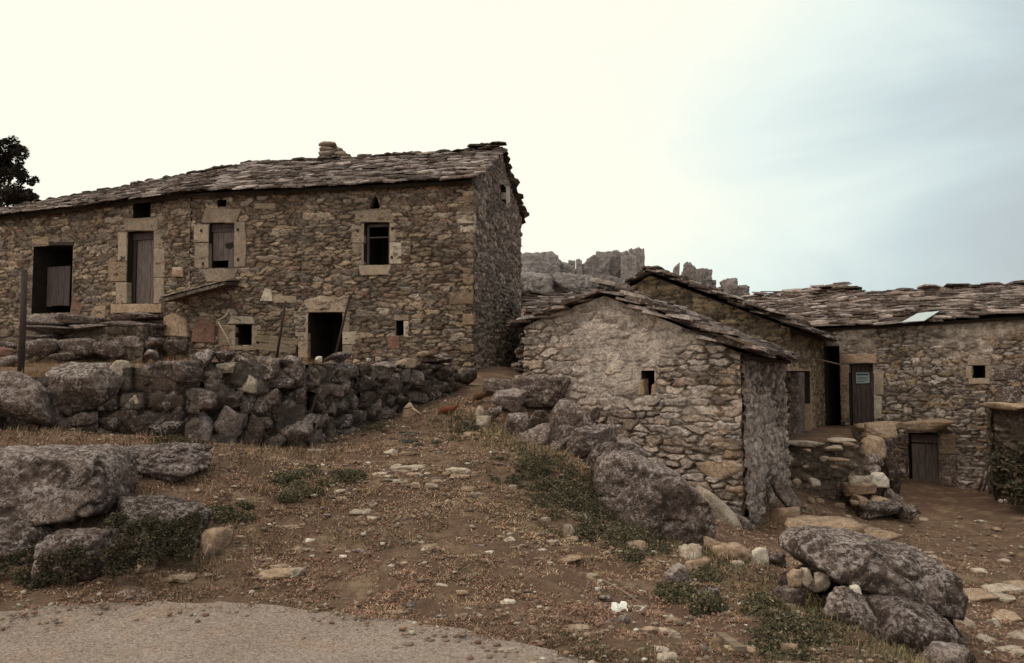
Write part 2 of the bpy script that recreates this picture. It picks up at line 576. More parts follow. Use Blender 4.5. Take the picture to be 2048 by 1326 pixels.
# landing in front of the far doors on the right (its retaining steps are a thing of their own)
LAND = [(p.x, p.y) for p in (at(1540, 880, 16.6), at(1716, 880, 16.6), at(1735, 850, 20.9), at(1640, 850, 22.5), at(1540, 850, 22.5))]


def gz(x, y):
    x = np.asarray(x, float); y = np.asarray(y, float)
    sh = x.shape
    X = np.clip(x.ravel(), -20, 20); Yy = np.clip(y.ravel(), -12, 28)
    z = np.zeros(X.size)
    for s in range(0, X.size, 20000):
        q = np.stack([X[s:s + 20000], Yy[s:s + 20000]], 1)
        d2 = ((q[:, None, :] - PX[None]) ** 2).sum(-1)
        z[s:s + 20000] = tps_k(d2) @ _W[:_n] + _W[_n] + q @ _W[_n + 1:]
    z = z.reshape(sh)
    z = np.clip(z, -1.6, 3.0)
    terr = 1.60 + 0.22 * sstep(-6.5, -4.2, x) - 0.12 * sstep(-3.2, -2, x) + 0.35 * sstep(12, 21, y) * sstep(-5, -10, x)
    t = sstep(0.12, 0.5, sd_poly(x, y, TERR))
    z = z * (1 - t) + terr * t
    t2 = sstep(0.0, 0.35, sd_poly(x, y, LAND))
    z = z * (1 - t2) + 0.33 * t2
    # the hill behind
    r = np.maximum(y - 30, 0)
    hill = 0.17 * r * (1 - sstep(60, 140, r)) + 0.17 * 50 * sstep(60, 140, r)
    hill = hill * (1 - 0.75 * sstep(0.18, 0.42, x / np.maximum(y, 1))) * (1 - 0.6 * sstep(0, 0.5, -x / np.maximum(y, 1)))
    z = z + hill + sstep(30, 60, y) * 1.2 * fbm2(x / 14, y / 14, 5, 4)
    return z


def gz1(x, y):
    return float(gz(np.array([x]), np.array([y]))[0])


_ts = np.concatenate([np.arange(3.5, 12, 0.02), np.arange(12, 30, 0.05)])


def ghit(px, py):
    """where the ray through a photo pixel meets the ground"""
    a, b, c = ray(px, py)
    X = a / b * _ts; Z = CAM_Z + c / b * _ts
    g_ = gz(X, _ts)
    below = np.nonzero(Z <= g_)[0]
    i = below[0] if len(below) else len(_ts) - 1
    return Vector((float(X[i]), float(_ts[i]), float(g_[i])))


EDGE = [ghit(p, q) for p, q in ((-300, 1240), (0, 1228), (120, 1214), (260, 1206), (400, 1210), (560, 1219), (700, 1236), (820, 1250), (920, 1268), (1040, 1292), (1130, 1312), (1230, 1345))]
ex = np.array([p.x for p in EDGE]); ey = np.array([p.y for p in EDGE])


def yedge(x):
    x = np.asarray(x, float)
    y = np.interp(x, ex, ey)
    y = np.where(x > ex[-1], ey[-1] - (x - ex[-1]) * 0.85, y)
    y = np.where(x < ex[0], ey[0] - (ex[0] - x) * 0.05, y)
    return y + 0.07 * fbm2(x * 2.2, x * 0 + 3, 91, 4) + 0.035 * fbm2(x * 11, x * 0 + 5, 92, 3)


def axis(segs):
    out = [segs[0][0]]
    for a, b, s0, s1 in segs:
        p = out[-1]
        while p < b - 1e-6:
            t = (p - a) / (b - a)
            p = min(b, p + s0 * (s1 / s0) ** t)
            out.append(p)
    return np.array(out)


def grid_faces(nu, nv, keep=None):
    i = np.arange(nu - 1)[:, None]; j = np.arange(nv - 1)[None, :]
    a = i * nv + j
    F = np.stack([a, a + nv, a + nv + 1, a + 1], -1)
    if keep is not None:
        return F[keep]
    return F.reshape(-1, 4)


def build_ground():
    xs = axis([(-400, -30, 60, 3), (-30, -9, 2, 0.2), (-9, -6, 0.15, 0.05), (-6, 7, 0.045, 0.045), (7, 12, 0.06, 0.15), (12, 40, 0.3, 3), (40, 400, 4, 60)])
    ys = axis([(-60, 3, 12, 0.3), (3, 4, 0.1, 0.045), (4, 10, 0.04, 0.05), (10, 20, 0.055, 0.14), (20, 32, 0.2, 0.6), (32, 120, 1, 4), (120, 600, 6, 60)])
    X, Y = np.meshgrid(xs, ys, indexing='ij')
    Z = gz(X, Y)
    rd = sstep(-0.05, 0.25, Y - yedge(X))
    near = sstep(40, 15, np.abs(Y)) * sstep(40, 15, np.abs(X))
    Z = Z + rd * near * (0.045 * fbm2(X * 1.7, Y * 1.7, 31, 4) + 0.042 * fbm2(X * 6, Y * 7, 41, 3, 0.6) + 0.012 * fbm2(X * 25, Y * 25, 51, 2))
    Z = Z - (1 - rd) * 0.004
    V = np.stack([X, Y, Z], -1).reshape(-1, 3)
    o = mk('ground', V, grid_faces(len(xs), len(ys)), M['ground'], smooth=True, origin=(0, 0, 0))
    tag(o, kind='structure')


build_ground()


def build_road():
    xs = np.arange(-30, 14, 0.05); n = 60
    X = np.repeat(xs[:, None], n, 1)
    t = np.linspace(0, 1, n)[None, :] ** 1.6
    yt = yedge(xs)[:, None] + 0.02
    Y = yt * (1 - t) + (-8) * t
    Z = gz(X, Y) + 0.006 + 0.012 * np.clip(t * 30, 0, 1) + 0.004 * fbm2(X * 3, Y * 3, 8, 3)
    V = np.stack([X, Y, Z], -1).reshape(-1, 3)
    o = mk('road', V, grid_faces(len(xs), n)[:, ::-1], M['road'], smooth=True, origin=(0, 0, 0))
    tag(o, kind='structure')


build_road()


# ------------------------------------------------------------------ masonry walls
class Plane:
    """vertical wall plane: P0 + u*dir, outward normal n"""
    def __init__(s, p0, p1, side=1):
        s.p0 = Vector((p0[0], p0[1], 0)); d = Vector((p1[0] - p0[0], p1[1] - p0[1], 0))
        s.L = d.length; s.d = d.normalized()
        s.n = Vector((s.d.y, -s.d.x, 0)) * side

    def pt(s, u, z, out=0.0):
        p = s.p0 + s.d * u + s.n * out
        return Vector((p.x, p.y, z))

    def hit(s, px, py):
        a, b, c = ray(px, py)
        den = a * s.n.x + b * s.n.y
        t = (s.p0.x * s.n.x + s.p0.y * s.n.y) / den
        x, y = a * t, b * t
        return (x - s.p0.x) * s.d.x + (y - s.p0.y) * s.d.y, CAM_Z + c * t

    def rect(s, x0, y0, x1, y1):
        """pixel box -> u0,u1,z0,z1 on the plane"""
        a = s.hit(x0, (y0 + y1) / 2)[0]; b = s.hit(x1, (y0 + y1) / 2)[0]
        za = s.hit((x0 + x1) / 2, y1)[1]; zb = s.hit((x0 + x1) / 2, y0)[1]
        return min(a, b), max(a, b), za, zb


def masonry(name, pl, u0, u1, zb, zt, cell, seed, palette, mat, parent, openings=(), res=0.03, relief=0.045, joint=0.02, joint_col=(0.10, 0.074, 0.056),
            plaster=None, big_low=0.0, edge_fade=True, batter=0.0, wav=0.05):
    """rubble face. zb/zt: numbers or functions of u. plaster(u,z)->0..1 smears lime over the joints."""
    fb = zb if callable(zb) else (lambda u: np.full(np.shape(u), float(zb)))
    ft = zt if callable(zt) else (lambda u: np.full(np.shape(u), float(zt)))
    us = np.linspace(u0, u1, max(2, int((u1 - u0) / res) + 1))
    zlo = float(np.min(fb(us))); zhi = float(np.max(ft(us)))
    zs = np.linspace(zlo, zhi, max(2, int((zhi - zlo) / res) + 1))
    for (a, b, c, d) in openings:
        for v in (a, b):
            us[np.argmin(abs(us - v))] = v
        for v in (c, d):
            zs[np.argmin(abs(zs - v))] = v
    U, Z = np.meshgrid(us, zs, indexing='ij')
    top = ft(U); bot = fb(U)
    Zc = np.clip(Z, bot, top)
    w, h = cell
    A = U + wav * fbm2(U * 3.1, Zc * 3.1, seed + 1, 3) + 0.4 * w * fbm2(U / w * .35, Zc / h * .35, seed + 3, 2)
    B = Zc + 0.35 * h * fbm2(U * 1.1 + 5, Zc * 1.4, seed + 5, 3) + 0.03 * fbm2(U * 9, Zc * 9, seed + 7, 2)
    if big_low:
        B = B * 1.0
    jr = np.floor(B / h)
    F1 = np.full(U.shape, 9.0); F2 = np.full(U.shape, 9.0); ID = np.zeros(U.shape); TX = np.zeros(U.shape); TZ = np.zeros(U.shape)
    for dj in (-2, -1, 0, 1, 2):
        j = jr + dj
        off = h01(j, 7, seed) * 1.0
        ic = np.floor(A / w - off)
        hv = 0.75 + 0.5 * h01(j, 3, seed)
        for di in (-2, -1, 0, 1, 2):
            i = ic + di
            r1 = h01(i, j, seed + 11); r2 = h01(i, j, seed + 12); r3 = h01(i, j, seed + 13)
            sx = (i + off + 0.5 + (r1 - 0.5) * 0.75) * w
            sz = (j + 0.5 + (r2 - 0.5) * 0.55) * h
            lx = (A - sx) / w; lz = (B - sz) / h
            dx = np.abs(lx + (r2 - 0.5) * 0.55 * lz); dz = np.abs(lz + (h01(i, j, seed + 14) - 0.5) * 0.7 * lx)
            dist = (dx ** 3 + dz ** 3) ** (1 / 3) - (r3 - 0.5) * 0.6
            idd = i * 1000 + j
            # merge some neighbours into long or tall stones
            mrg = h01(i, j, seed + 21) < 0.16
            idd = np.where(mrg, (i + 1) * 1000 + j, idd)
            mrg2 = h01(i, j, seed + 22) < 0.08
            idd = np.where(mrg2, i * 1000 + j + 1, idd)
            closer = dist < F1
            same = idd == ID
            F2 = np.where(closer, np.where(same, F2, F1), np.where((dist < F2) & ~same, dist, F2))
            ID = np.where(closer, idd, ID)
            F1 = np.where(closer, dist, F1); TX = np.where(closer, lx, TX); TZ = np.where(closer, lz, TZ)
    E = (F2 - F1) * h * 0.55
    s1 = h01(ID, 1, seed + 30); s2 = h01(ID, 2, seed + 30); s3 = h01(ID, 3, seed + 30)
    jw = joint * (0.35 + 0.9 * vn2(U * 2, Zc * 2, seed + 9))
    body = sstep(0.0, jw * 1.0, E)
    H = relief * body * (0.55 + 0.75 * s1)
    H += relief * 0.12 * (np.clip(E / (h * 0.3), 0, 1)) ** 0.7 * (s2 - 0.1)
    H += relief * body * (TX * (s2 - 0.5) * 1.5 + TZ * (s3 - 0.3) * 1.8)
    H += 0.028 * fbm2(U * 9, Zc * 9, seed + 40, 4, .65) * body + 0.012 * fbm2(U * 30, Zc * 30, seed + 44, 2)
    H += 0.05 * fbm2(U * 0.55, Zc * 0.55, seed + 47, 3)
    pal = np.array(palette)
    C = pal[(s3 * len(pal)).astype(int) % len(pal)] * (0.6 + 0.85 * h01(ID, 5, seed + 31))[..., None]
    jf = sstep(jw * 1.3, jw * 0.4, E)[..., None]
    C = C * (1 - jf) + np.array(joint_col) * jf
    if plaster is not None:
        pm = plaster(U, Zc)
        pm = pm * (1 - 0.75 * sstep(0.55, 0.8, s1) * body)
        H = H * (1 - 0.72 * pm) + relief * 0.62 * pm + 0.008 * fbm2(U * 5, Zc * 5, seed + 60, 3) * pm
        pc = np.array((0.50, 0.415, 0.35)) * (0.85 + 0.3 * vn2(U * 4, Zc * 4, seed + 61))[..., None]
        C = C * (1 - 0.8 * pm[..., None]) + pc * 0.8 * pm[..., None]
    if batter:
        H = H + batter * (zhi - Zc)
    # keep the relief at the outer edges so that corners stay closed
    if edge_fade:
        ef = np.minimum(sstep(0, 0.03, U - u0), sstep(0, 0.03, u1 - U))
    for (a, b, c, d) in openings:
        dd = np.maximum(np.maximum(a - U, U - b), np.maximum(c - Z, Z - d))
        k_ = sstep(0.09, 0.02, np.abs(dd))
        H = H * (1 - k_) + 0.03 * k_
    x = pl.p0.x + pl.d.x * U + pl.n.x * H; y = pl.p0.y + pl.d.y * U + pl.n.y * H
    V = np.stack([x, y, Zc], -1).reshape(-1, 3)
    uc = (us[:-1] + us[1:]) / 2; zc = (zs[:-1] + zs[1:]) / 2
    UC, ZC = np.meshgrid(uc, zc, indexing='ij')
    keep = (ZC < ft(UC) + res * .5) & (ZC > fb(UC) - res * .5)
    for (a, b, c, d) in openings:
        keep &= ~((UC > a) & (UC < b) & (ZC > c) & (ZC < d))
    F = grid_faces(len(us), len(zs), keep)
    if pl.n.dot(Vector((pl.d.y, -pl.d.x, 0))) < 0:
        F = F[:, ::-1]
    used = np.unique(F)
    rm = np.zeros(len(V), int); rm[used] = np.arange(len(used))
    return mk(name, V[used], rm[F], mat, parent, C.reshape(-1, 3)[used], smooth=True)


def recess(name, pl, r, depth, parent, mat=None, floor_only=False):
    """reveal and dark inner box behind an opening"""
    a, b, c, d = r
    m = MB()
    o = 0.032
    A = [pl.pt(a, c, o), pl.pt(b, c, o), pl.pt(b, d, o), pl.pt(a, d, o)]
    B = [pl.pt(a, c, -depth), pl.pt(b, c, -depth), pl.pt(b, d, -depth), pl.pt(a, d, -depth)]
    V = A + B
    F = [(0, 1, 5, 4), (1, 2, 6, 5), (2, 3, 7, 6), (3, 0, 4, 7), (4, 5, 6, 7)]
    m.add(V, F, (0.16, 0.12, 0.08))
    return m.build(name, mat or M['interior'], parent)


def block(pl, poly, out, back, parent, name, mat, seed=0, bev=0.012, ):
    """dressed stone: polygon (u,z) in the wall plane, with softened worn edges"""
    rng = random.Random(seed + int(abs(poly[0][0]) * 977))
    # refine the outline
    pts = []
    n = len(poly)
    for i in range(n):
        a = poly[i]; b = poly[(i + 1) % n]
        L = math.hypot(b[0] - a[0], b[1] - a[1]); k = max(1, int(L / 0.12))
        for q in range(k):
            t = q / k
            j = 0.006 if q else 0.004
            pts.append((a[0] + (b[0] - a[0]) * t + rng.uniform(-j, j), a[1] + (b[1] - a[1]) * t + rng.uniform(-j, j)))
    cx = sum(p[0] for p in pts) / len(pts); cz = sum(p[1] for p in pts) / len(pts)

    def ins(p, e):
        dx, dz = cx - p[0], cz - p[1]; L = math.hypot(dx, dz) or 1
        return (p[0] + dx / L * e, p[1] + dz / L * e)
    rings = [[pl.pt(p[0], p[1], -back) for p in pts], [pl.pt(p[0], p[1], out - bev) for p in pts],
             [pl.pt(*ins(p, bev * 1.2), out + rng.uniform(-.003, .003)) for p in pts]]
    V = [v for r_ in rings for v in r_]; N = len(pts); F = []
    for k in range(2):
        for i in range(N):
            F.append((k * N + i, k * N + (i + 1) % N, (k + 1) * N + (i + 1) % N, (k + 1) * N + i))
    V.append(pl.pt(cx, cz, out + 0.004)); c = len(V) - 1
    for i in range(N):
        F.append((2 * N + i, 2 * N + (i + 1) % N, c))
    F.append(tuple(range(N))[::-1])
    return mk(name, V, F, mat, parent, smooth=False)


def boards(pl, r, n, out, parent, name, mat, thick=0.03, seed=1, ragged=0.0, horiz=False, gap=0.008):
    rng = random.Random(seed)
    a, b, c, d = r
    m = MB()
    for i in range(n):
        if horiz:
            z0 = c + (d - c) * i / n + gap / 2; z1 = c + (d - c) * (i + 1) / n - gap / 2
            q = [(a, z0), (b, z0 + rng.uniform(-.01, .01)), (b, z1), (a, z1)]
        else:
            x0 = a + (b - a) * i / n + gap / 2; x1 = a + (b - a) * (i + 1) / n - gap / 2
            lo = c + rng.uniform(0, ragged); q = [(x0, lo), (x1, lo + rng.uniform(-.02, .02)), (x1, d), (x0, d)]
        oo = out + rng.uniform(-.006, .006)
        V, F = prism([pl.pt(u, z, oo - thick) for u, z in q], [pl.pt(u, z, oo) for u, z in q])
        m.add(V, F)
    return m.build(name, mat, parent)


# ------------------------------------------------------------------ stone-slab roofs
SLAB_PAL = [(0.085, 0.062, 0.052), (0.12, 0.092, 0.08), (0.19, 0.152, 0.135), (0.06, 0.042, 0.034), (0.30, 0.255, 0.23), (0.15, 0.118, 0.107), (0.10, 0.07, 0.052), (0.25, 0.205, 0.19), (0.07, 0.05, 0.042), (0.36, 0.31, 0.29)]


def slab(m, c, ax, ay, az, w, l, t, rng, col, n=9):
    """irregular flat stone: centre c; ax along the course, ay up the slope, az out"""
    V = []
    ph = rng.uniform(0, 6.28)
    prof = []
    for k in range(n):
        a = 2 * math.pi * k / n + rng.uniform(-.22, .22)
        # squarish outline
        ca, sa = math.cos(a), math.sin(a)
        q = 1.0 / (abs(ca) ** 3.5 + abs(sa) ** 3.5) ** (1 / 3.5)
        q *= rng.uniform(0.84, 1.06)
        prof.append((ca * q * w / 2, sa * q * l / 2))
    tj = [t * rng.uniform(0.45, 1.2) for _ in range(n)]
    for i, (x, y) in enumerate(prof):
        V.append(c + ax * x + ay * y)
    for i, (x, y) in enumerate(prof):
        V.append(c + ax * (x * 0.96) + ay * (y * 0.96) + az * tj[i])
    V.append(c + az * (t * 1.08))
    F = [(i, (i + 1) % n, n + (i + 1) % n, n + i) for i in range(n)] + [(n + i, n + (i + 1) % n, 2 * n) for i in range(n)] + [tuple(range(n))[::-1]]
    m.add(V, F, col)


def roof_slope(m, E0, E1, R0, R1, seed, sw=(0.28, 0.62), expo=0.17, th=(0.022, 0.05), over=0.22, verge=(0.0, 0.0), lift=0.0, bright=1.0, warp=0.05, rows_skip=0):
    rng = random.Random(seed)
    E0, E1, R0, R1 = (Vector(v) for v in (E0, E1, R0, R1))
    Ls = ((R0 - E0).length + (R1 - E1).length) / 2
    rows = int((Ls + over) / expo) + 1
    for r in range(rows_skip, rows):
        s = (-over + r * expo + 0.5 * expo) / Ls
        if s > 1.02: break
        a = E0.lerp(R0, s); b = E1.lerp(R1, s)
        L = (b - a).length
        ax = (b - a).normalized(); up = ((R0 - E0).lerp(R1 - E1, 0.5)).normalized()
        az = ax.cross(up).normalized()
        if az.z < 0: az = -az
        x = -verge[0] + rng.uniform(-.14, .06)
        rj = rng.uniform(-.03, .03)
        while x < L + verge[1] - 0.1:
            w = (sw[0] + (sw[1] - sw[0]) * rng.random() ** 1.6 * 1.25) * (1.2 if r < 2 else 1)
            w = min(w, L + verge[1] - x + 0.12)
            l = rng.uniform(0.34, 0.52) * (expo / 0.17) ** 0.8
            t = rng.uniform(*th)
            tilt = R(rng.uniform(2, 13)); yaw = R(rng.uniform(-14, 14)); roll = R(rng.uniform(-5, 5))
            A = (ax * math.cos(yaw) + up * math.sin(yaw)).normalized()
            U_ = (up * math.cos(yaw) - ax * math.sin(yaw)).normalized()
            U2 = (U_ * math.cos(tilt) - az * math.sin(tilt)).normalized()
            Z2 = (az * math.cos(tilt) + U_ * math.sin(tilt)).normalized()
            A2 = (A * math.cos(roll) + Z2 * math.sin(roll)).normalized()
            c = a + ax * (x + w / 2) + up * (rj + rng.uniform(-.07, .07)) + az * (lift + 0.045 + rng.uniform(0, 0.035))
            c += az * warp * (float(fbm2(x / 1.9 + seed, r * expo / 1.3, 3, 2)))
            col = rng.choice(SLAB_PAL); k = rng.uniform(0.7, 1.25) * bright
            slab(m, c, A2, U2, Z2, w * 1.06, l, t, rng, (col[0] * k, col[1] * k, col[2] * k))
            x += w * 0.93
    return m


def ridge_slabs(m, pts, seed, size=0.5, both=True, density=1.0, bright=0.85, zup=0.05):
    rng = random.Random(seed)
    for a, b in zip(pts[:-1], pts[1:]):
        a = Vector(a); b = Vector(b); L = (b - a).length; d = (b - a).normalized()
        side = Vector((d.y, -d.x, 0)).normalized()
        x = 0
        while x < L:
            w = rng.uniform(0.7, 1.3) * size
            tl = R(rng.uniform(-5, 8))
            ax = (d * math.cos(tl) + Vector((0, 0, 1)) * math.sin(tl)).normalized()
            az = side.cross(ax)
            if az.z < 0: az = -az
            if rng.random() < density:
                col = rng.choice(SLAB_PAL[:4]); k = rng.uniform(0.6, 1.1) * bright
                slab(m, a + d * (x + w / 2) + Vector((0, 0, zup + rng.uniform(-0.02, 0.05))), ax, side, az, w * 1.1, rng.uniform(.4, .6) * size / .5, rng.uniform(.03, .07), rng, (col[0] * k, col[1] * k, col[2] * k))
            x += w * 0.85
    return m


def deck(name, quads, parent, th=0.08, drop=0.02):
    m = MB()
    for q in quads:
        q = [Vector(v) for v in q]
        n = (q[1] - q[0]).cross(q[3] - q[0]).normalized()
        if n.z < 0: n = -n
        V, F = prism([v - n * (th + drop) for v in q], [v - n * drop for v in q])
        m.add(V, F)
    return m.build(name, M['deck'], parent)


def ext(E, R_, over):
    """extend an eave point down the slope by over"""
    E = Vector(E); R_ = Vector(R_)
    return E - (R_ - E).normalized() * over


# ------------------------------------------------------------------ rocks
_ico = {}


def ico(sub):
    if sub not in _ico:
        import bmesh
        bm = bmesh.new()
        bmesh.ops.create_icosphere(bm, subdivisions=sub, radius=1.0)
        bm.verts.ensure_lookup_table()
        V = np.array([v.co[:] for v in bm.verts]); V /= np.linalg.norm(V, axis=1)[:, None]
        F = np.array([[v.index for v in f.verts] for f in bm.faces])
        bm.free()
        _ico[sub] = (V, F)
    return _ico[sub]


def rock_pts(seed, sub=3, facets=13, rough=0.07, p=26, elong=(1, 1, 1), roll=0.0, planes=None, nfreq=1.6):
    D, F = ico(sub)
    rs = np.random.RandomState(seed)
    if planes is None:
        N = rs.normal(size=(facets, 3)); N /= np.linalg.norm(N, axis=1)[:, None]
        O = rs.uniform(0.55, 1.0, facets)
        N = np.vstack([N, np.eye(3), -np.eye(3)]); O = np.concatenate([O, np.full(6, 1.0)])
    else:
        N, O = planes
    dots = np.maximum(D @ N.T, 0) / O[None]
    r = (dots ** p).sum(1) ** (-1 / p)
    V = D * r[:, None]
    s = rs.uniform(0, 50)
    nn = fbm3(V * nfreq + s, seed % 1000 + 3, 5 if sub > 3 else 4, 0.55)
    cr_ = np.abs(fbm3(V * nfreq * 1.3 + s + 9, seed % 1000 + 13, 3))
    fine = fbm3(V * 7.0 + s, seed % 1000 + 23, 3, 0.6) if sub > 3 else 0.0
    ledge = np.abs(np.modf(np.abs((V[:, 2] * 2.3 + 0.5 * nn + s)))[0] - .5) * 2
    V = V * (1 + rough * 1.3 * nn + rough * 0.5 * fine - rough * 0.9 * np.clip(0.10 - cr_, 0, 1) / 0.10 - rough * .5 * sstep(.86, 1.0, ledge))[:, None]
    V = V * np.array(elong)
    if roll:
        c, s_ = math.cos(roll), math.sin(roll)
        V = np.stack([V[:, 0] * c - V[:, 2] * s_, V[:, 1], V[:, 0] * s_ + V[:, 2] * c], 1)
    return V, F


def rock_at(name, centre, dims, seed, mat, sub=3, label=None, cat=None, group=None, parent=None, rough=0.08, facets=13, elong=(1, 1, 1), roll=0.0):
    V, F = rock_pts(seed, sub, facets, rough, elong=elong, roll=roll)
    mn, mx = V.min(0), V.max(0)
    V = (V - (mn + mx) / 2) / (mx - mn) * np.array(dims) + np.array(list(centre))
    o = mk(name, V, F, mat, parent, smooth=True, origin=None if parent is None else (centre[0], centre[1], centre[2] - dims[2] / 2))
    return tag(o, label, cat, group)


def rock_px(name, box, Y, seed, mat, label=None, cat=None, group=None, parent=None, sub=3, depth=None, rough=0.08, roll=0.0, elong=(1, 1, 1), sink=0.0, facets=13):
    """rock whose picture box is (x0,y0,x1,y1) at distance Y"""
    x0, y0, x1, y1 = box
    c = at((x0 + x1) / 2, (y0 + y1) / 2, Y)
    k = (Vector(c) - Vector((0, 0, CAM_Z))).length / FPX
    w = (x1 - x0) * k; h = (y1 - y0) * k
    dp = depth if depth else 0.8 * min(w, h * 1.8) + 0.05
    if sink:
        c.z -= sink / 2; h += sink
    if parent is None and cat is None: cat = 'stone'
    return rock_at(name, (c.x, c.y, c.z), (w, dp, h), seed, mat, sub, label, cat, group, parent, rough, facets, elong, roll)


def rock_outline(name, pix, Y, depth, seed, mat, label, cat='boulder', group=None, sub=5, rough=0.06, tilt=0.3, p=16, yaw=0.0, chamf=.5):
    """convex boulder from an outline (photo pixels, in order) at distance Y with its own thickness"""
    P = [at(a, b, Y) for a, b in pix]
    cx = sum(v.x for v in P) / len(P); cz = sum(v.z for v in P) / len(P)
    q = [(v.x - cx, v.z - cz) for v in P]
    N = []; O = []
    rs = random.Random(seed)
    n = len(q)
    for i in range(n):
        a = q[i]; b = q[(i + 1) % n]
        ex_, ez_ = b[0] - a[0], b[1] - a[1]; L = math.hypot(ex_, ez_)
        if L < 1e-4: continue
        nx, nz_ = ez_ / L, -ex_ / L
        d = a[0] * nx + a[1] * nz_
        if d < 0: nx, nz_, d = -nx, -nz_, -d
        for sg in (1, -1):
            t = rs.uniform(0.03, tilt * .55) * sg
            v = Vector((nx, t, nz_)).normalized()
            N.append(v[:]); O.append((d + 0.30 * depth * abs(t)) / math.sqrt(1 + t * t))
    for sg in (1, -1):
        for _ in range(3):
            v = Vector((rs.uniform(-.35, .35), sg, rs.uniform(-.3, .45))).normalized()
            N.append(v[:]); O.append(depth / 2 * rs.uniform(0.85, 1.05))
    hz = max(a[1] for a in q); wx = max(abs(a[0]) for a in q)
    for sx_ in (-.15, .22):
        v = Vector((sx_, -.55, .83)).normalized()
        top_ = max((a[0] * v[0] + a[1] * v[2]) for a in q)
        N.append(v[:]); O.append(top_ * .97 + depth * .5 * .55 * chamf)
    N = np.array(N); O = np.array(O)
    D, F = ico(sub)
    # spread the samples over an elongated body
    ext_ = np.array([max(abs(a[0]) for a in q), depth / 2, max(abs(a[1]) for a in q)])
    D2 = D * ext_; D2 /= np.linalg.norm(D2, axis=1)[:, None]
    dots = np.maximum(D2 @ N.T, 0) / O[None]
    p = p * 2.2
    mxd = dots.max(1, keepdims=True)
    r = 1 / (mxd[:, 0] * ((dots / mxd) ** p).sum(1) ** (1 / p))
    V = D2 * r[:, None]
    s = rs.uniform(0, 50); f = 2.2
    nn = fbm3(V * f + s, seed + 3, 6, 0.6)
    cr_ = np.abs(fbm3(V * f * 0.8 + s + 9, seed + 13, 3))
    sz = float(np.mean(ext_))
    fine = fbm3(V * 9 + s, seed + 33, 4, 0.65)
    k = 1 + rough * 2.4 * nn + rough * 1.5 * fine - rough * 1.6 * np.clip(0.07 - cr_, 0, 1) / 0.07
    V = V * k[:, None]
    for ax_, k3 in ((0, 0), (2, 1)):
        lo, hi = min(a[k3] for a in q), max(a[k3] for a in q)
        mn, mx = V[:, ax_].min(), V[:, ax_].max()
        V[:, ax_] = (V[:, ax_] - mn) / (mx - mn) * (hi - lo) + lo
    V = V + np.array([cx, Y, cz])
    return tag(mk(name, V, F, mat, None, smooth=True), label, cat, group)


exec_parts = []
# ================================================================== THE LONG HOUSE (left)
PAL_HOUSE = [(0.245, 0.172, 0.112), (0.205, 0.142, 0.095), (0.29, 0.21, 0.14), (0.18, 0.122, 0.088), (0.225, 0.158, 0.115), (0.165, 0.112, 0.082), (0.265, 0.20, 0.15), (0.21, 0.128, 0.092), (0.20, 0.158, 0.128), (0.34, 0.27, 0.21)]
PAL_HOUSE = [(r * 1.1, g_ * 1.12, b_ * 1.16) for r, g_, b_ in PAL_HOUSE]
PAL_GABLE = [(0.26, 0.19, 0.15), (0.21, 0.15, 0.12), (0.31, 0.23, 0.18), (0.18, 0.13, 0.105), (0.28, 0.22, 0.19)]
A_ = at(945, 560, 20.0); B_ = at(380, 560, 21.3)
C0 = at(0, 560, 23.9); dl = (C0 - B_).normalized(); C_ = B_ + dl * 13.0
A2 = Vector((0.28, 25.4, 0))
EAVE, RIDGE = 6.65, 8.04
pl1 = Plane(B_, A_); pl2 = Plane(C_, B_); plg = Plane(A_, A2)


def flat(v, z): return Vector((v[0], v[1], z))


pB = (Vector((pl1.n.x + pl2.n.x, pl1.n.y + pl2.n.y, 0))).normalized() * -1
BB = B_ + pB * 5.55; CC = C_ - pl2.n * 5.5
house = empty('stone_house', ((A_.x + B_.x) / 2, 22.5, 1.7), 'long two storey rubble stone house with sagging slab roof behind the dry stone wall', 'house')

W1 = pl1.rect(729, 445, 780, 530)
W2 = pl1.rect(419, 446, 470, 536)
D3 = list(pl1.rect(617, 625, 686, 716)); D3[2] = 1.55; D3 = tuple(D3)
W3 = pl1.rect(472, 649, 505, 690)
W4 = pl1.rect(793, 641, 808, 671)
N1 = pl1.rect(741, 394, 760, 418)
N2 = pl1.rect(436, 400, 454, 414)
D1 = pl2.rect(256, 462, 310, 607)
D2 = pl2.rect(67, 491, 146, 626)
N3 = pl2.rect(268, 402, 303, 436)
N4 = pl2.rect(10, 485, 36, 520)
GW = plg.rect(999, 370, 1010, 404)

masonry('wall', pl1, 0, pl1.L + .04, 1.2, EAVE + 0.02, (0.30, 0.10), 101, PAL_HOUSE, M['wall'], house, [W1, W2, D3, W3, W4, N1, N2], res=0.022, relief=0.048, joint=0.015)
masonry('wall', pl2, 0, pl2.L + .03, 1.2, EAVE + 0.02, (0.31, 0.105), 131, PAL_HOUSE, M['wall'], house, [D1, D2, N3], res=0.026, relief=0.048, joint=0.015)
gm = plg.L / 2
gtop = lambda u: EAVE + (RIDGE - EAVE) * (1 - np.abs(np.asarray(u) - gm) / gm) - 0.02
masonry('wall', plg, -.05, plg.L, 1.0, gtop, (0.27, 0.12), 151, PAL_GABLE, M['wall'], house, [GW], res=0.03, relief=0.05)
plback = Plane(A2, BB); masonry('wall', plback, 0, plback.L, 1.2, EAVE, (0.34, 0.15), 161, PAL_HOUSE, M['wall'], house, res=0.12)
plback2 = Plane(BB, CC); masonry('wall', plback2, 0, plback2.L, 1.2, EAVE, (0.34, 0.15), 162, PAL_HOUSE, M['wall'], house, res=0.15)
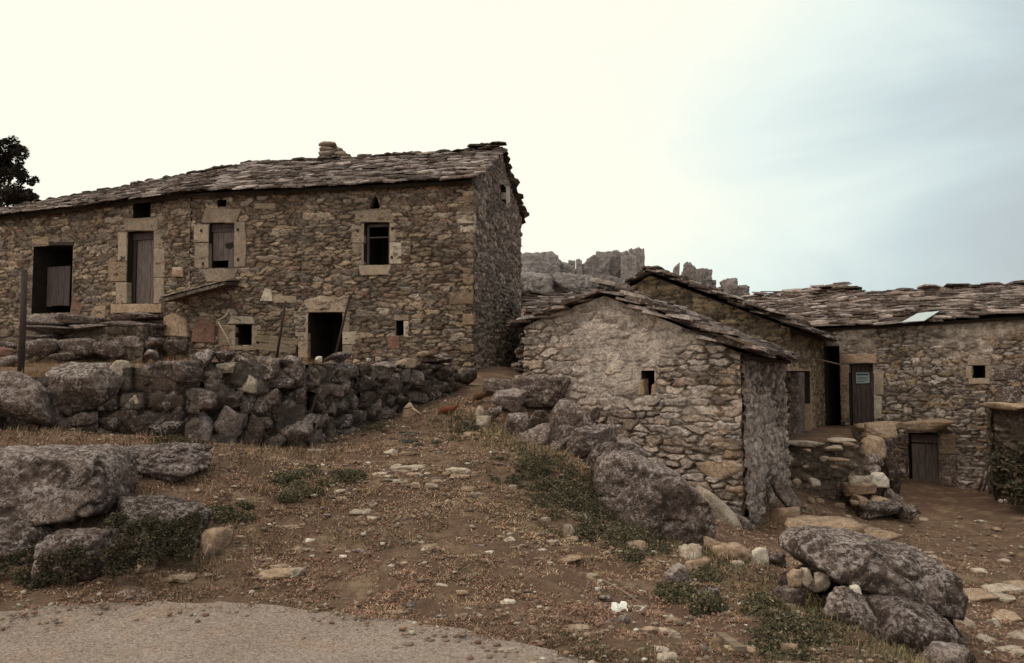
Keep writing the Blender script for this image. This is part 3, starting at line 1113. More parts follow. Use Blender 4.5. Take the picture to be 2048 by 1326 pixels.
pllg = Plane(CC, C_); masonry('wall', pllg, 0, pllg.L, 1.2, lambda u: EAVE + (RIDGE - .5 - EAVE) * (1 - np.abs(np.asarray(u) - pllg.L / 2) / (pllg.L / 2)), (0.34, 0.15), 163, PAL_HOUSE, M['wall'], house, res=0.12)

# corner stones (larger squared blocks up the right corner)
rq = random.Random(4)
zc = 1.6
k = 0
while zc < 6.3:
    h = rq.uniform(0.18, 0.32); w = rq.uniform(0.32, 0.62) if k % 2 else rq.uniform(0.22, 0.34)
    pale = abs(zc - pl1.hit(930, 457)[1]) < 0.16
    if rq.random() < 0.5 or pale:
        o = block(pl1, [(pl1.L - w, zc), (pl1.L + 0.045, zc), (pl1.L + 0.045, zc + h - 0.02), (pl1.L - w, zc + h - 0.02)], 0.05, 0.22, house, 'corner_stone', M['dressed_pale' if pale else 'quoin'], seed=k)
    zc += h + 0.01 + (0 if rq.random() < .6 else rq.uniform(0, .3)); k += 1


def opening_stones(pl, root, items, seed):
    """items: (name, material, [(px,py)...], out)"""
    for i, (nm, mt, poly, out) in enumerate(items):
        block(pl, [pl.hit(*p) for p in poly], out, 0.12, root, nm, M[mt], seed + i)


def bx(x0, y0, x1, y1): return [(x0, y1), (x1, y1), (x1, y0), (x0, y0)]


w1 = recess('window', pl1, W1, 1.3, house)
opening_stones(pl1, w1, [('lintel', 'dressed', [(713, 445), (789, 445), (791, 424), (740, 420), (711, 425)], .055), ('jamb', 'dressed', bx(704, 448, 729, 486), .05), ('jamb', 'dressed', [(703, 531), (729, 530), (728, 488), (706, 488)], .055),
                         ('jamb', 'dressed', bx(780, 446, 793, 484), .05), ('jamb', 'dressed_pale', bx(780, 486, 804, 528), .06), ('sill', 'dressed', [(722, 551), (778, 550), (784, 531), (719, 531)], .075)], 10)
fr = pl1.rect(731, 447, 778, 529)
m = MB()
for (a, b, c, d) in ((fr[0], fr[0] + .06, fr[2], fr[3]), (fr[1] - .05, fr[1], fr[2], fr[3]), (fr[0], fr[1], fr[3] - .07, fr[3]), (fr[0] + .06, fr[1] - .05, fr[3] - .36, fr[3] - .33)):
    V, F = prism([pl1.pt(u, z, -.16) for u, z in ((a, c), (b, c), (b, d), (a, d))], [pl1.pt(u, z, -.10) for u, z in ((a, c), (b, c), (b, d), (a, d))]); m.add(V, F)
m.build('frame', M['wood_blue'], w1)
w2 = recess('window', pl1, W2, 1.3, house)
opening_stones(pl1, w2, [('lintel', 'dressed', [(404, 446), (474, 446), (484, 419), (413, 416)], .055), ('jamb', 'dressed', bx(389, 450, 419, 485), .05), ('jamb', 'dressed', bx(391, 487, 419, 537), .055),
                         ('jamb', 'dressed', [(470, 535), (492, 533), (494, 480), (491, 445), (470, 445)], .05), ('sill', 'dressed', [(415, 564), (468, 563), (478, 539), (406, 539)], .07)], 30)
r = pl1.rect(421, 462, 469, 536); gapz = pl1.hit(440, 520)[1]; gu = pl1.hit(452, 520)[0]
boards(pl1, (r[0], gu, gapz, r[3]), 3, -0.12, w2, 'shutter', M['wood_grey'], seed=3)
boards(pl1, (gu, r[1], r[2], r[3]), 1, -0.12, w2, 'shutter', M['wood_grey'], seed=4)
V, F = prism([pl1.pt(*pl1.hit(*p), -.117) for p in ((446, 487), (461, 482), (464, 492), (455, 497), (448, 494))], [pl1.pt(*pl1.hit(*p), -.113) for p in ((446, 487), (461, 482), (464, 492), (455, 497), (448, 494))])
mk('dark_gap_plate', V, F, M['interior'], w2)  # thin dark plate on the boards, its colour standing in for an unlit hole
r = pl1.rect(420, 446, 470, 463); boards(pl1, r, 2, -0.10, w2, 'top_rail', M['wood_blue'], horiz=True, seed=5)
for wn_, pts_ in ((w1, ((717, 462), (716, 520), (786, 458), (785, 515))), (w2, ((405, 462), (408, 528), (478, 460), (478, 520)))):
    for p_ in pts_:
        u_, z_ = pl1.hit(*p_)
        sq = [(u_ - .025, z_ - .035), (u_ + .025, z_ - .035), (u_ + .025, z_ + .035), (u_ - .025, z_ + .035)]
        V, F = prism([pl1.pt(a, b, .03) for a, b in sq], [pl1.pt(a, b, .075) for a, b in sq])
        mk('hinge_pin', V, F, M['iron'], wn_)
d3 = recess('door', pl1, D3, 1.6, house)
opening_stones(pl1, d3, [('lintel', 'dressed', [(596, 624), (697, 625), (699, 598), (650, 592), (612, 599)], .06), ('jamb', 'dressed_pale', bx(589, 627, 617, 648), .05), ('jamb', 'dressed', bx(592, 650, 617, 680), .05),
                         ('jamb', 'rocktan', bx(596, 682, 617, 716), .05), ('jamb', 'dressed', bx(686, 627, 700, 664), .05), ('jamb', 'dressed_pale', bx(686, 664, 714, 689), .055), ('jamb', 'dressed', bx(686, 690, 706, 716), .05)], 50)
w3 = recess('window', pl1, W3, 1.0, house)
opening_stones(pl1, w3, [('lintel', 'dressed_pale', [(458, 648), (512, 648), (508, 634), (466, 633)], .10), ('jamb', 'dressed', bx(440, 650, 472, 692), .05), ('jamb', 'dressed', bx(505, 650, 523, 690), .045), ('sill', 'dressed', bx(462, 692, 512, 700), .08)], 70)
w4 = recess('window', pl1, W4, 0.8, house)
opening_stones(pl1, w4, [('jamb', 'dressed_pale', bx(808, 642, 818, 672), .04), ('lintel', 'dressed', bx(788, 630, 818, 641), .045)], 80)
n1 = recess('vent_hole', pl1, N1, 0.5, house)
opening_stones(pl1, n1, [('cheek_stone', 'rock', [(716, 420), (738, 420), (750, 393), (744, 391)], .06), ('cheek_stone', 'rock', [(764, 420), (777, 420), (770, 396), (752, 391)], .06)], 85)
recess('vent_hole', pl1, N2, 0.5, house); recess('vent_hole', pl2, N3, 0.5, house)
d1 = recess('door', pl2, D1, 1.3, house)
opening_stones(pl2, d1, [('lintel', 'dressed', bx(251, 437, 318, 462), .06), ('jamb', 'dressed', bx(238, 465, 256, 522), .05), ('jamb', 'rocktan', bx(219, 524, 255, 563), .05), ('jamb', 'dressed', bx(234, 565, 256, 607), .05),
                         ('jamb', 'dressed', bx(310, 460, 328, 497), .05), ('jamb', 'dressed', bx(310, 498, 332, 555), .055), ('jamb', 'dressed', bx(310, 556, 330, 607), .05), ('threshold', 'rocktan', bx(229, 609, 330, 626), .14)], 90)
r = pl2.rect(262, 477, 309, 605); boards(pl2, r, 5, -0.20, d1, 'door_leaf', M['wood_grey'], seed=8)
r = pl2.rect(257, 463, 309, 477); boards(pl2, r, 1, -0.16, d1, 'top_rail', M['wood_blue'], horiz=True)
r = pl2.rect(256, 463, 262, 606); boards(pl2, r, 1, -0.17, d1, 'frame', M['wood_dark'])
d2 = recess('door', pl2, D2, 1.8, house)
r = pl2.rect(72, 530, 118, 612); boards(pl2, r, 4, -0.35, d2, 'door_leaf', M['wood_blue'], seed=9, ragged=.06)
opening_stones(pl2, d2, [('lintel', 'rocktan', bx(66, 474, 100, 490), .05), ('lintel', 'wood_dark', bx(100, 484, 150, 491), .06)], 120)
gw = recess('window', plg, GW, 0.8, house)
opening_stones(plg, gw, [('jamb', 'dressed_pale', bx(1010, 372, 1017, 408), .05), ('lintel', 'dressed', bx(996, 360, 1016, 369), .05)], 125)
# single larger stones that stand out in the face
opening_stones(pl1, house, [('face_stone', 'dressed_pale', [(523, 603), (548, 603), (545, 580), (533, 577)], .10), ('face_stone', 'dressed', bx(548, 592, 595, 606), .07),
                            ('face_stone', 'rockred', [(385, 684), (432, 686), (433, 650), (412, 638), (392, 648)], .10), ('face_stone', 'rocktan', [(440, 692), (462, 692), (460, 655), (440, 650)], .07),
                            ('face_stone', 'rocktan', bx(346, 540, 368, 554), .05), ('face_stone', 'dressed', bx(510, 407, 552, 418), .05), ('face_stone', 'rockred', bx(776, 672, 800, 698), .05),
                            ('face_stone', 'rockred', bx(712, 582, 736, 592), .05), ('face_stone', 'rocktan', bx(640, 505, 672, 516), .045)], 140)
opening_stones(pl2, house, [('face_stone', 'rocktan', [(328, 671), (380, 674), (378, 640), (352, 627), (334, 634)], .12), ('face_stone', 'rocktan', [(182, 640), (214, 641), (216, 610), (190, 614)], .07),
                            ('face_stone', 'rockred', [(143, 637), (160, 638), (172, 606), (146, 606)], .07), ('face_stone', 'dressed_pale', bx(348, 535, 368, 553), .08), ('face_stone', 'rock', bx(172, 580, 200, 605), .06)], 150)

# roof
RA = flat(A_.lerp(A2, 0.5), RIDGE + 0.03); RB = flat(B_.lerp(BB, 0.5), RIDGE - 0.03); RC = flat(C_.lerp(CC, 0.5), RIDGE - 0.75)
EA = flat(A_, EAVE + 0.02); EB = flat(B_, EAVE - 0.02); EC = flat(C_, EAVE - 0.25)
FA = flat(A2, EAVE); FB = flat(BB, EAVE); FC = flat(CC, EAVE - .2)
deckA = deck('roof_boarding', [(ext(EA, RA, .28), RA, RB, ext(EB, RB, .28)), (ext(EB, RB, .28), RB, RC, ext(EC, RC, .28)),
                               (ext(FB, RB, .2), RB, RA, ext(FA, RA, .2)), (ext(FC, RC, .2), RC, RB, ext(FB, RB, .2))], house, th=0.10)
m = MB()
roof_slope(m, EB, EA, RB, RA, 21, over=0.38, verge=(0.05, 0.16), th=(.025, .055))
roof_slope(m, EC, EB, RC, RB, 22, over=0.38, verge=(0, 0.1), th=(.025, .055))
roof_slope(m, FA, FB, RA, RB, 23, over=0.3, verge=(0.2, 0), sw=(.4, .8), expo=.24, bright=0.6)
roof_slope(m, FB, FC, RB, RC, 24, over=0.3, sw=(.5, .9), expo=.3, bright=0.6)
ridge_slabs(m, [RC, RB, RA - (RA - RB).normalized() * 0.25], 25, 0.42, density=0.85)
ridge_slabs(m, [RA + Vector((-.9, .1, .07)), RA + Vector((-.15, 0, .09))], 26, 0.45)
ridge_slabs(m, [RA + Vector((-.55, .1, .14)), RA + Vector((-.2, 0, .14))], 28, 0.4)
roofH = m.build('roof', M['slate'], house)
# chimney: a stub of flat stones
m = MB(); rc = random.Random(6)
cb = at(670, 316, 24.2)
for lay in range(4):
    z = cb.z - 0.10 + lay * 0.15
    fl = lay / 3
    xa = -0.44; xb = 0.42 - 0.42 * max(0, fl - 0.25) / 0.75
    x = xa
    while x < xb:
        w = min(rc.uniform(.3, .55), xb - x + .08)
        for yy in (-.18, .16):
            V, F = rock_pts(rc.randint(0, 9999), 2, 9, .05)
            mn, mx = V.min(0), V.max(0)
            V = (V - (mn + mx) / 2) / (mx - mn) * np.array((w * 1.06, .42, .18)) + np.array((cb.x + x + w / 2, cb.y + yy, z + rc.uniform(-.01, .01)))
            c = rc.choice([(.30, .24, .19), (.24, .19, .15), (.34, .28, .23)])
            m.add(V, F, c)
        x += w
m.build('chimney', M['slate'], roofH, smooth=True)

# sloping slab lean-to against the house
lt = MB()
P = [pl1.hit(352, 603), pl1.hit(478, 569), pl1.hit(480, 563), pl1.hit(352, 596)]
V, F = prism([pl1.pt(u, z, -0.05) for u, z in P], [pl1.pt(u, z - 0.10, 0.75) for u, z in P]); lt.add(V, F, (.10, .075, .06))
rr = random.Random(9)
dleft = pl1.pt(*P[0]); dright = pl1.pt(*P[1])
for i in range(7):
    t = (i + .5) / 7
    c = pl1.pt(P[3][0] + (P[2][0] - P[3][0]) * t, P[3][1] + (P[2][1] - P[3][1]) * t, 0.38) + Vector((0, 0, -.02))
    ax = (pl1.pt(*P[2]) - pl1.pt(*P[3])).normalized(); ay = (pl1.n * -1 + Vector((0, 0, .12))).normalized(); az = ax.cross(ay)
    if az.z < 0: az = -az
    slab(lt, c, ax, ay, az, .34, .9, .045, rr, (.19, .155, .125))
tag(lt.build('slab_shelter', M['slate']), 'sloping slab shelter jutting from the house wall below the shuttered window', 'shelter')

# raised stone platform below the two upper doors of the house
plat = empty('stone_platform', (pl2.pt(pl2.L - 5, 1.9, 0.6)), 'raised platform of long thick slabs under the two upper doors of the long house', 'platform')
ua = pl2.hit(45, 660)[0]; ub = pl2.hit(335, 660)[0]
plp = Plane(pl2.pt(ua, 0, .75), pl2.pt(ub, 0, .75))
zt_ = at(200, 655, 21.7).z
masonry('base', plp, 0, plp.L, 1.2, zt_ - 0.02, (.7, .34), 171, [(.13, .095, .07), (.16, .12, .085), (.10, .07, .05)], M['wall'], plat, res=.035, relief=.09, joint=.05)
V, F = prism([plp.pt(0, 1.2, -.8), plp.pt(plp.L, 1.2, -.8), plp.pt(plp.L, 1.2, -.05), plp.pt(0, 1.2, -.05)], [plp.pt(0, zt_ - .03, -.8), plp.pt(plp.L, zt_ - .03, -.8), plp.pt(plp.L, zt_ - .03, -.05), plp.pt(0, zt_ - .03, -.05)])
mk('core', V, F, M['rockdark'], plat)
for i, (x0, y0, x1, y1) in enumerate(((50, 650, 180, 668), (150, 648, 240, 660), (200, 642, 330, 662), (62, 632, 150, 655), (60, 668, 120, 678), (225, 625, 330, 642), (275, 632, 332, 642), (110, 628, 200, 648))):
    rock_px('slab', (x0, y0, x1, y1), 21.55 + (0.35 if y0 < 640 else 0) - 0.5 * (x0 / 330 - .5), 400 + i, M['rock' if i % 2 else 'rockdark'], parent=plat, depth=1.0, sub=4, rough=.05, cat=None)
for i, (x0, y0, x1, y1) in enumerate(((60, 680, 115, 712), (110, 678, 190, 712), (188, 682, 260, 716), (255, 672, 325, 700), (310, 676, 332, 694), (325, 680, 372, 706), (100, 705, 165, 722))):
    rock_px('stone', (x0, y0, x1, y1), 21.1, 430 + i, M['rockdark' if i % 3 else 'rock'], parent=plat, depth=.5, sub=3, rough=.06)

# ================================================================== THE BARN (centre right)
G0 = at(1050, 700, 14.9); G1 = at(1482, 880, 12.0)
plb = Plane(G0, G1)
S1 = at(1568, 860, 15.5)
pls = Plane(G1, S1)
shift = Vector((S1.x - G1.x, S1.y - G1.y, 0))
barn = empty('stone_barn', ((G0.x + S1.x) / 2, (G0.y + S1.y) / 2, -0.4), 'low stone barn with a limewashed gable end and thick drooping slab eaves beside the lane', 'barn')
apu, apz = plb.hit(1212, 592)
elz = plb.hit(1052, 655)[1]; erz = plb.hit(1482, 706)[1]


def btop(u):
    u = np.asarray(u, float)
    l = elz + (apz - elz) * np.clip(u / apu, 0, 1) ** 0.85
    r_ = erz + (apz - erz) * np.clip((plb.L - u) / (plb.L - apu), 0, 1) ** 0.92
    return np.where(u < apu, l, r_)


def lime(u, z):
    n = fbm2(u * 1.3, z * 1.3, 77, 4)
    k = sstep(0.7, 1.6, u) * sstep(4.35, 3.2, u) * sstep(0.55, 1.3, z)
    return np.clip(sstep(-0.25, 0.25, n + 0.55 * k - 0.15), 0, 1) * (0.25 + 0.75 * k)


PAL_BARN = [(0.42, 0.33, 0.265), (0.37, 0.285, 0.23), (0.50, 0.405, 0.335), (0.32, 0.24, 0.19), (0.38, 0.28, 0.215), (0.28, 0.21, 0.175), (0.48, 0.40, 0.35), (0.55, 0.47, 0.41)]
BH = plb.rect(1285, 741, 1311, 790)
BH2 = plb.rect(1163, 738, 1181, 764)
BH3 = plb.rect(1196, 812, 1212, 838)
masonry('wall', plb, 0, plb.L + .05, -1.1, btop, (0.33, 0.105), 201, PAL_BARN, M['barnwall'], barn, [BH], res=0.015, relief=0.055, joint=0.016, plaster=lime, joint_col=(.13, .095, .07), wav=.09, batter=.012)
masonry('wall', pls, -.06, pls.L, -1.1, erz, (0.27, 0.12), 211, [(0.37, 0.29, 0.235), (0.30, 0.235, 0.19), (0.43, 0.345, 0.285), (0.25, 0.19, 0.155)], M['barnwall'], barn, res=0.022, relief=0.06, plaster=lambda u, z: 0.5 * sstep(-.1, .3, fbm2(u, z, 33, 3)), batter=.012)
plbb = Plane(S1, G0 + shift); masonry('wall', plbb, 0, plbb.L, -1, lambda u: btop(plbb.L - np.asarray(u)), (.36, .16), 221, PAL_BARN, M['barnwall'], barn, res=.1)
plbl = Plane(G0 + shift, G0); masonry('wall', plbl, 0, plbl.L, 0.5, elz, (.36, .16), 222, PAL_GABLE, M['barnwall'], barn, res=.06)
bw = recess('window', plb, BH, 0.8, barn)
block(plb, [plb.hit(*p) for p in ((1305, 792), (1316, 790), (1315, 765), (1306, 770))], .05, .1, bw, 'jamb', M['rocktan'], 3)
block(plb, [plb.hit(*p) for p in ((1280, 792), (1291, 790), (1290, 758), (1280, 764))], .05, .1, bw, 'jamb', M['rocktan'], 5)
pass
# big quoins at the near corner
cA = [plb.pt(plb.L - .2, 0, .02), plb.pt(plb.L + .035, 0, .035), pls.pt(.2, 0, .02), plb.pt(plb.L - .12, 0, -.3)]
V, F = prism([flat(v, -1.2) for v in cA], [flat(v, erz - .03) for v in cA])
mk('corner_core', V, F, M['quoin'], barn)
zq = -0.55; k = 0
rq = random.Random(12)
while zq < erz - 0.25:
    h = rq.uniform(.11, .2) if zq > 0.3 else rq.uniform(.26, .4); w = rq.uniform(.35, .6) if k % 2 else rq.uniform(.6, .85)
    if zq < .3: w *= rq.uniform(.8, 1.2)
    if rq.random() < .85:
        V, F = rock_pts(700 + k, 4, 8, .05)
        mn, mx = V.min(0), V.max(0)
        V = (V - (mn + mx) / 2) / (mx - mn) * np.array((w, .34, h * 1.02))
        c = plb.pt(plb.L - w / 2 + .05, zq + h / 2, -0.09 + .012 * (2 - zq))
        V = np.outer(V[:, 0], np.array(plb.d)) + np.outer(V[:, 1], np.array(plb.n)) + np.outer(V[:, 2], np.array((0, 0, 1))) + np.array(c)
        mk('corner_stone', V, F, M['barnq'] if 'barnq' in M else M['rocktan'], barn, smooth=True)
    zq += h; k += 1
# barn roof
vb = pls.d * 0.0
nv = plb.n * 0.14
RN = plb.pt(apu, apz + .04, 0); RF = RN + shift
ERn = plb.pt(plb.L, erz + .04, 0); ERf = ERn + shift
ELn = plb.pt(0, elz + .04, 0); ELf = ELn + shift
deck('roof_boarding', [(ext(ERn, RN, .2), RN, RF, ext(ERf, RF, .2)), (ext(ELn, RN, .2), RN, RF, ext(ELf, RF, .2))], barn, th=.06)
m = MB()
roof_slope(m, ERf, ERn, RF, RN, 41, sw=(.35, .75), expo=.2, th=(.035, .07), over=.32, verge=(0.1, .2))
roof_slope(m, ERf, ERn, RF, RN, 46, sw=(.4, .8), expo=.26, th=(.035, .075), over=.30, verge=(-1.8, .26), lift=.06)
roof_slope(m, ERf, ERn, RF, RN, 47, sw=(.4, .8), expo=.34, th=(.035, .06), over=.1, verge=(-2.6, .20), lift=-.045)
roof_slope(m, ELn, ELf, RN, RF, 42, sw=(.35, .75), expo=.2, th=(.035, .07), over=.3, verge=(.2, .1))
roof_slope(m, ELn, ELf, RN, RF, 48, sw=(.4, .7), expo=.3, th=(.03, .06), over=.2, verge=(.22, -2.4), lift=-.045)
ridge_slabs(m, [RN + plb.n * .2, RF], 43, .55)
m.build('roof', M['slate'], barn)
# footing stones at the right corner of the barn
for i, (b, Y, mt) in enumerate((((1396, 975, 1480, 1072), 11.6, 'rockpale'), ((1440, 1030, 1500, 1090), 11.6, 'rock'), ((1543, 948, 1600, 1012), 13.2, 'rock'), ((1545, 1012, 1592, 1052), 12.6, 'rocktan'))):
    rock_px('boulder', b, Y, 330 + i, M[mt], ['pale cracked slab of bedrock at the foot of the barn gable', 'grey rock below the near corner of the barn', 'grey slab leaning against the side wall of the barn', 'tan rock lying at the end of the barn side wall'][i], 'rock', sub=4, roll=R((-38, -20, -40, 10)[i]), elong=((2.2, 1, 1), (1.3, 1, 1), (2.6, 1, .9), (1.2, 1, 1))[i], sink=.1)
# broken left end of the barn: stepped stones
rb = random.Random(3)
stub = empty('broken_wall', at(1040, 745, 15.3), 'dark stub of broken wall between the long house and the barn', 'wall')
for i in range(22):
    y = 745 - (i // 2) * 9.5
    x = 1022 + rb.uniform(0, 16) + (i % 2) * 22 + (735 - y) * 0.08
    rock_px('stone', (x, y - 11, x + rb.uniform(24, 40), y + 2), 15.6, 350 + i, M['rockdark' if rb.random() < .6 else 'rock'], parent=stub, depth=.5, sub=3, rough=.05)

# ================================================================== HOUSE BEHIND THE BARN and the RIGHT HOUSE
Gr = Vector((5.79, 16.8, 0)); Gl = Vector((0.86, 19.4, 0)); K_ = Vector((8.3, 21.5, 0))
plc = Plane(Gl, Gr); pld = Plane(Gr, K_)
hd = Vector((K_.x - Gr.x, K_.y - Gr.y, 0)).normalized()
hb = empty('gabled_house', (4.5, 20, 0), 'taller stone house with a brown gable showing above the barn roof', 'house')
cu, cz_ = plc.hit(1302, 552)
cez = plc.hit(1570, 655)[1]
PAL_B2 = [(0.22, 0.15, 0.085), (0.18, 0.125, 0.075), (0.26, 0.19, 0.115), (0.15, 0.105, 0.07)]
PAL_B3 = [(0.31, 0.25, 0.215), (0.25, 0.19, 0.155), (0.40, 0.335, 0.30), (0.27, 0.19, 0.125), (0.21, 0.16, 0.135), (0.36, 0.30, 0.265)]
ctop = lambda u: np.where(np.asarray(u) < cu, cez - .1 + (cz_ - cez + .1) * np.asarray(u) / cu, cez + (cz_ - cez) * (plc.L - np.asarray(u)) / (plc.L - cu))
masonry('wall', plc, 0, plc.L + .05, -.8, ctop, (.32, .12), 231, PAL_B2, M['wall'], hb, res=.03, relief=.055)
DB = pld.rect(1573, 742, 1618, 876); DB = (DB[0], DB[1], .3, DB[3])
masonry('wall', pld, -.05, pld.L, -.8, cez, (.34, .16), 241, PAL_B2, M['wall'], hb, [DB], res=.03, relief=.055)
db = recess('door', pld, DB, 1.0, hb)
boards(pld, (DB[0] + .52, DB[1] - .02, DB[2], DB[3]), 4, -.18, db, 'door_leaf', M['wood_dark'])
opening_stones(pld, db, [('jamb', 'rock', bx(1592, 745, 1605, 876), .05), ('jamb', 'rocktan', bx(1618, 745, 1627, 872), .05), ('lintel', 'rocktan', bx(1572, 726, 1628, 742), .06)], 310)
back = hd * 10.5
plcl = Plane(Gl + back, Gl); masonry('wall', plcl, 0, plcl.L, -.5, cez - .1, (.36, .16), 232, PAL_B2, M['wall'], hb, res=.12)
plcb = Plane(Gr + back, Gl + back); masonry('wall', plcb, 0, plcb.L, -.5, lambda u: ctop(plcb.L - np.asarray(u)), (.36, .16), 233, PAL_B2, M['wall'], hb, res=.12)
RcN = plc.pt(cu, cz_ + .04); RcF = RcN + back
EcN = plc.pt(plc.L, cez + .04); EcF = flat(K_, cez + .05)
ElN = plc.pt(0, cez - .06); ElF = ElN + back
# the right slope ends in the valley with the right house's roof
VT = RcN + hd * 8.9; VT.z = cz_ + .1
m = MB()
roof_slope(m, EcF, EcN, VT, RcN, 51, sw=(.3, .6), expo=.18, th=(.03, .06), over=.6, verge=(0, .2))
roof_slope(m, EcF, EcN, VT, RcN, 54, sw=(.35, .7), expo=.28, th=(.03, .07), over=.3, verge=(-4.6, .24), lift=.05)
roof_slope(m, ElN, ElF, RcN, RcF, 52, sw=(.35, .7), expo=.22, th=(.03, .06), over=.3, verge=(.2, 0))
ridge_slabs(m, [RcN + plc.n * .2, RcN + plc.n * -.7], 56, .5, zup=.1)
ridge_slabs(m, [RcN + plc.n * .2, RcF], 53, .5)
m.build('roof', M['slate'], hb)
deck('roof_boarding', [(ext(EcN, RcN, .25), RcN, VT, ext(EcF, VT, .2)), (ext(ElN, RcN, .2), RcN, RcF, ext(ElF, RcF, .2))], hb, th=.07)

pe = Plane(K_, at(2048, 700, 18.5))
REND = pe.pt(pe.L + 3.0, 0)
pr = Plane(K_, REND)
hr = empty('stone_cottage', pr.pt(pr.L / 2, -1.1, -1), 'two level stone cottage with a notice on its door and a low cellar door below', 'house')
ez0 = 2.93; ez1 = pr.hit(2046, 632)[1]; uu = pr.hit(2046, 632)[0]
etop = lambda u: ez0 + (ez1 - ez0) * np.asarray(u) / uu
DR = pr.rect(1699, 727, 1748, 842); DR = (DR[0], DR[1], .36, DR[3])
WR = pr.rect(1945, 731, 1971, 756)
DC = pr.rect(1818, 866, 1878, 975); DC = (DC[0], DC[1], -1.25, DC[3])


def pl_b3(u, z):
    n = fbm2(u * 1.1, z * 1.1, 88, 4)
    return np.clip(sstep(.0, .5, n + 0.5 * sstep(1.9, 2.6, z) - .1), 0, 1) * .8


PS = pr.rect(1650, 692, 1681, 842); PS = (PS[0], PS[1], .3, PS[3])
masonry('wall', pr, 0, pr.L, -1.6, etop, (.25, .085), 251, PAL_B3, M['wall'], hr, [DR, WR, DC, PS], res=.024, relief=.045, joint=.013, plaster=pl_b3)
prs = Plane(REND, REND - pr.n * 5); masonry('wall', prs, 0, prs.L, -1.6, lambda u: ez1 + .2 + 1.1 * (1 - abs(np.asarray(u) - 2.5) / 2.5), (.3, .14), 252, PAL_B3, M['wall'], hr, res=.1)
prb = Plane(REND - pr.n * 5, K_ - pr.n * 5); masonry('wall', prb, 0, prb.L, -1.6, ez0, (.3, .14), 253, PAL_B3, M['wall'], hr, res=.15)
recess('shade_recess', pr, PS, 2.4, hr)  # no opening known here; recess added to darken the shaded corner
dr = recess('door', pr, DR, 1.0, hr)
boards(pr, (DR[0] + .02, DR[1] - .02, DR[2], DR[3]), 5, -.16, dr, 'door_leaf', M['wood_blue'], seed=31)
opening_stones(pr, dr, [('jamb', 'rocktan', bx(1682, 730, 1698, 770), .05), ('jamb', 'rocktan', bx(1684, 772, 1698, 838), .05), ('lintel', 'rocktan', bx(1680, 708, 1754, 726), .06), ('jamb', 'dressed_pale', bx(1749, 792, 1764, 838), .05), ('jamb', 'dressed', bx(1749, 745, 1768, 790), .05)], 320)
# notice on the door: pale sheet with a blurred heading and lines
nr = pr.rect(1709, 745, 1736, 767)
boards(pr, nr, 1, -.135, dr, 'notice', flat_mat('printed_notice', (.30, .36, .37), .08, 10, .6), thick=.006, gap=0)
m = MB()
for z0, z1, a, b in ((.74, .90, .06, .92), (.52, .58, .1, .9), (.40, .45, .1, .8), (.28, .33, .1, .86), (.14, .2, .1, .6)):
    q = [(nr[0] + (nr[1] - nr[0]) * x, nr[2] + (nr[3] - nr[2]) * y) for x, y in ((a, z0), (b, z0), (b, z1), (a, z1))]
    V, F = prism([pr.pt(u, z, -.134) for u, z in q], [pr.pt(u, z, -.131) for u, z in q]); m.add(V, F)
m.build('notice_print', flat_mat('dark_print', (.05, .06, .08), .1, 10, .6), dr)
wr = recess('window', pr, WR, .8, hr)
opening_stones(pr, wr, [('lintel', 'dressed', bx(1936, 716, 1982, 731), .05), ('jamb', 'dressed', bx(1932, 732, 1945, 757), .05), ('jamb', 'dressed', bx(1971, 732, 1985, 757), .05), ('sill', 'dressed', bx(1938, 757, 1980, 768), .055)], 340)
dc = recess('door', pr, DC, 1.0, hr)
boards(pr, (DC[0] + .03, DC[1] - .03, DC[2] + .2, DC[3] - .28), 4, -.14, dc, 'door_leaf', M['wood_grey'], seed=36)
boards(pr, (DC[0] + .03, DC[1] - .03, DC[3] - .24, DC[3] - .05), 1, -.13, dc, 'door_panel', M['wood_grey'], seed=37)
opening_stones(pr, dc, [('jamb', 'rocktan', bx(1879, 868, 1912, 908), .06), ('jamb', 'rock', bx(1879, 910, 1914, 972), .05), ('jamb', 'rock', bx(1790, 868, 1817, 970), .05)], 350)
for i, (b, Y) in enumerate((((1716, 842, 1800, 862), 19.6), ((1795, 838, 1892, 863), 19.45))):
    rock_px('lintel', b, Y, 370 + i, M['rocktan'], parent=hr, depth=.8, sub=4, rough=.05)
opening_stones(pr, hr, [('face_stone', 'rock', bx(1990, 740, 2046, 760), .08), ('face_stone', 'rock', [(1990, 805), (2040, 805), (2044, 770), (1996, 776)], .10)], 360)
RvN = Vector((9.93, 23.5, 4.02)); dR = pr.d
RR1 = RvN + dR * ((pr.L) - 2.3); RR1.z = pr.hit(2046, 632)[1] + .86
RL = Vector((7.3, 26.0, 4.1))
E0r = pr.pt(-0.2, ez0 + .05); E1r = pr.pt(pr.L, float(etop(pr.L)) + .05)
m = MB()
roof_slope(m, E0r, E1r, RL, RR1, 61, sw=(.28, .6), expo=.17, th=(.025, .055), over=.38, verge=(0.1, .1))
bR0 = RL - pr.n * 2.6 + Vector((0, 0, -1.1)); bR1 = RR1 - pr.n * 2.6 + Vector((0, 0, -1.1))
roof_slope(m, bR1, bR0, RR1, RL, 62, sw=(.5, .9), expo=.3, th=(.03, .06), over=.1)
ridge_slabs(m, [RL, RR1], 63, .5)
roof_slope(m, pr.pt(.0, 3.35, -.9), pr.pt(1.5, 3.35, -.9), at(1560, 590, 25.0), at(1692, 572, 23.8), 66, sw=(.3, .6), expo=.17, over=.1, bright=1.25)
roof_slope(m, pr.pt(-.6, 3.6, -1.6), pr.pt(1.2, 3.6, -1.6), at(1500, 592, 25.6), at(1640, 580, 24.4), 67, sw=(.3, .6), expo=.18, over=.1, bright=1.15)
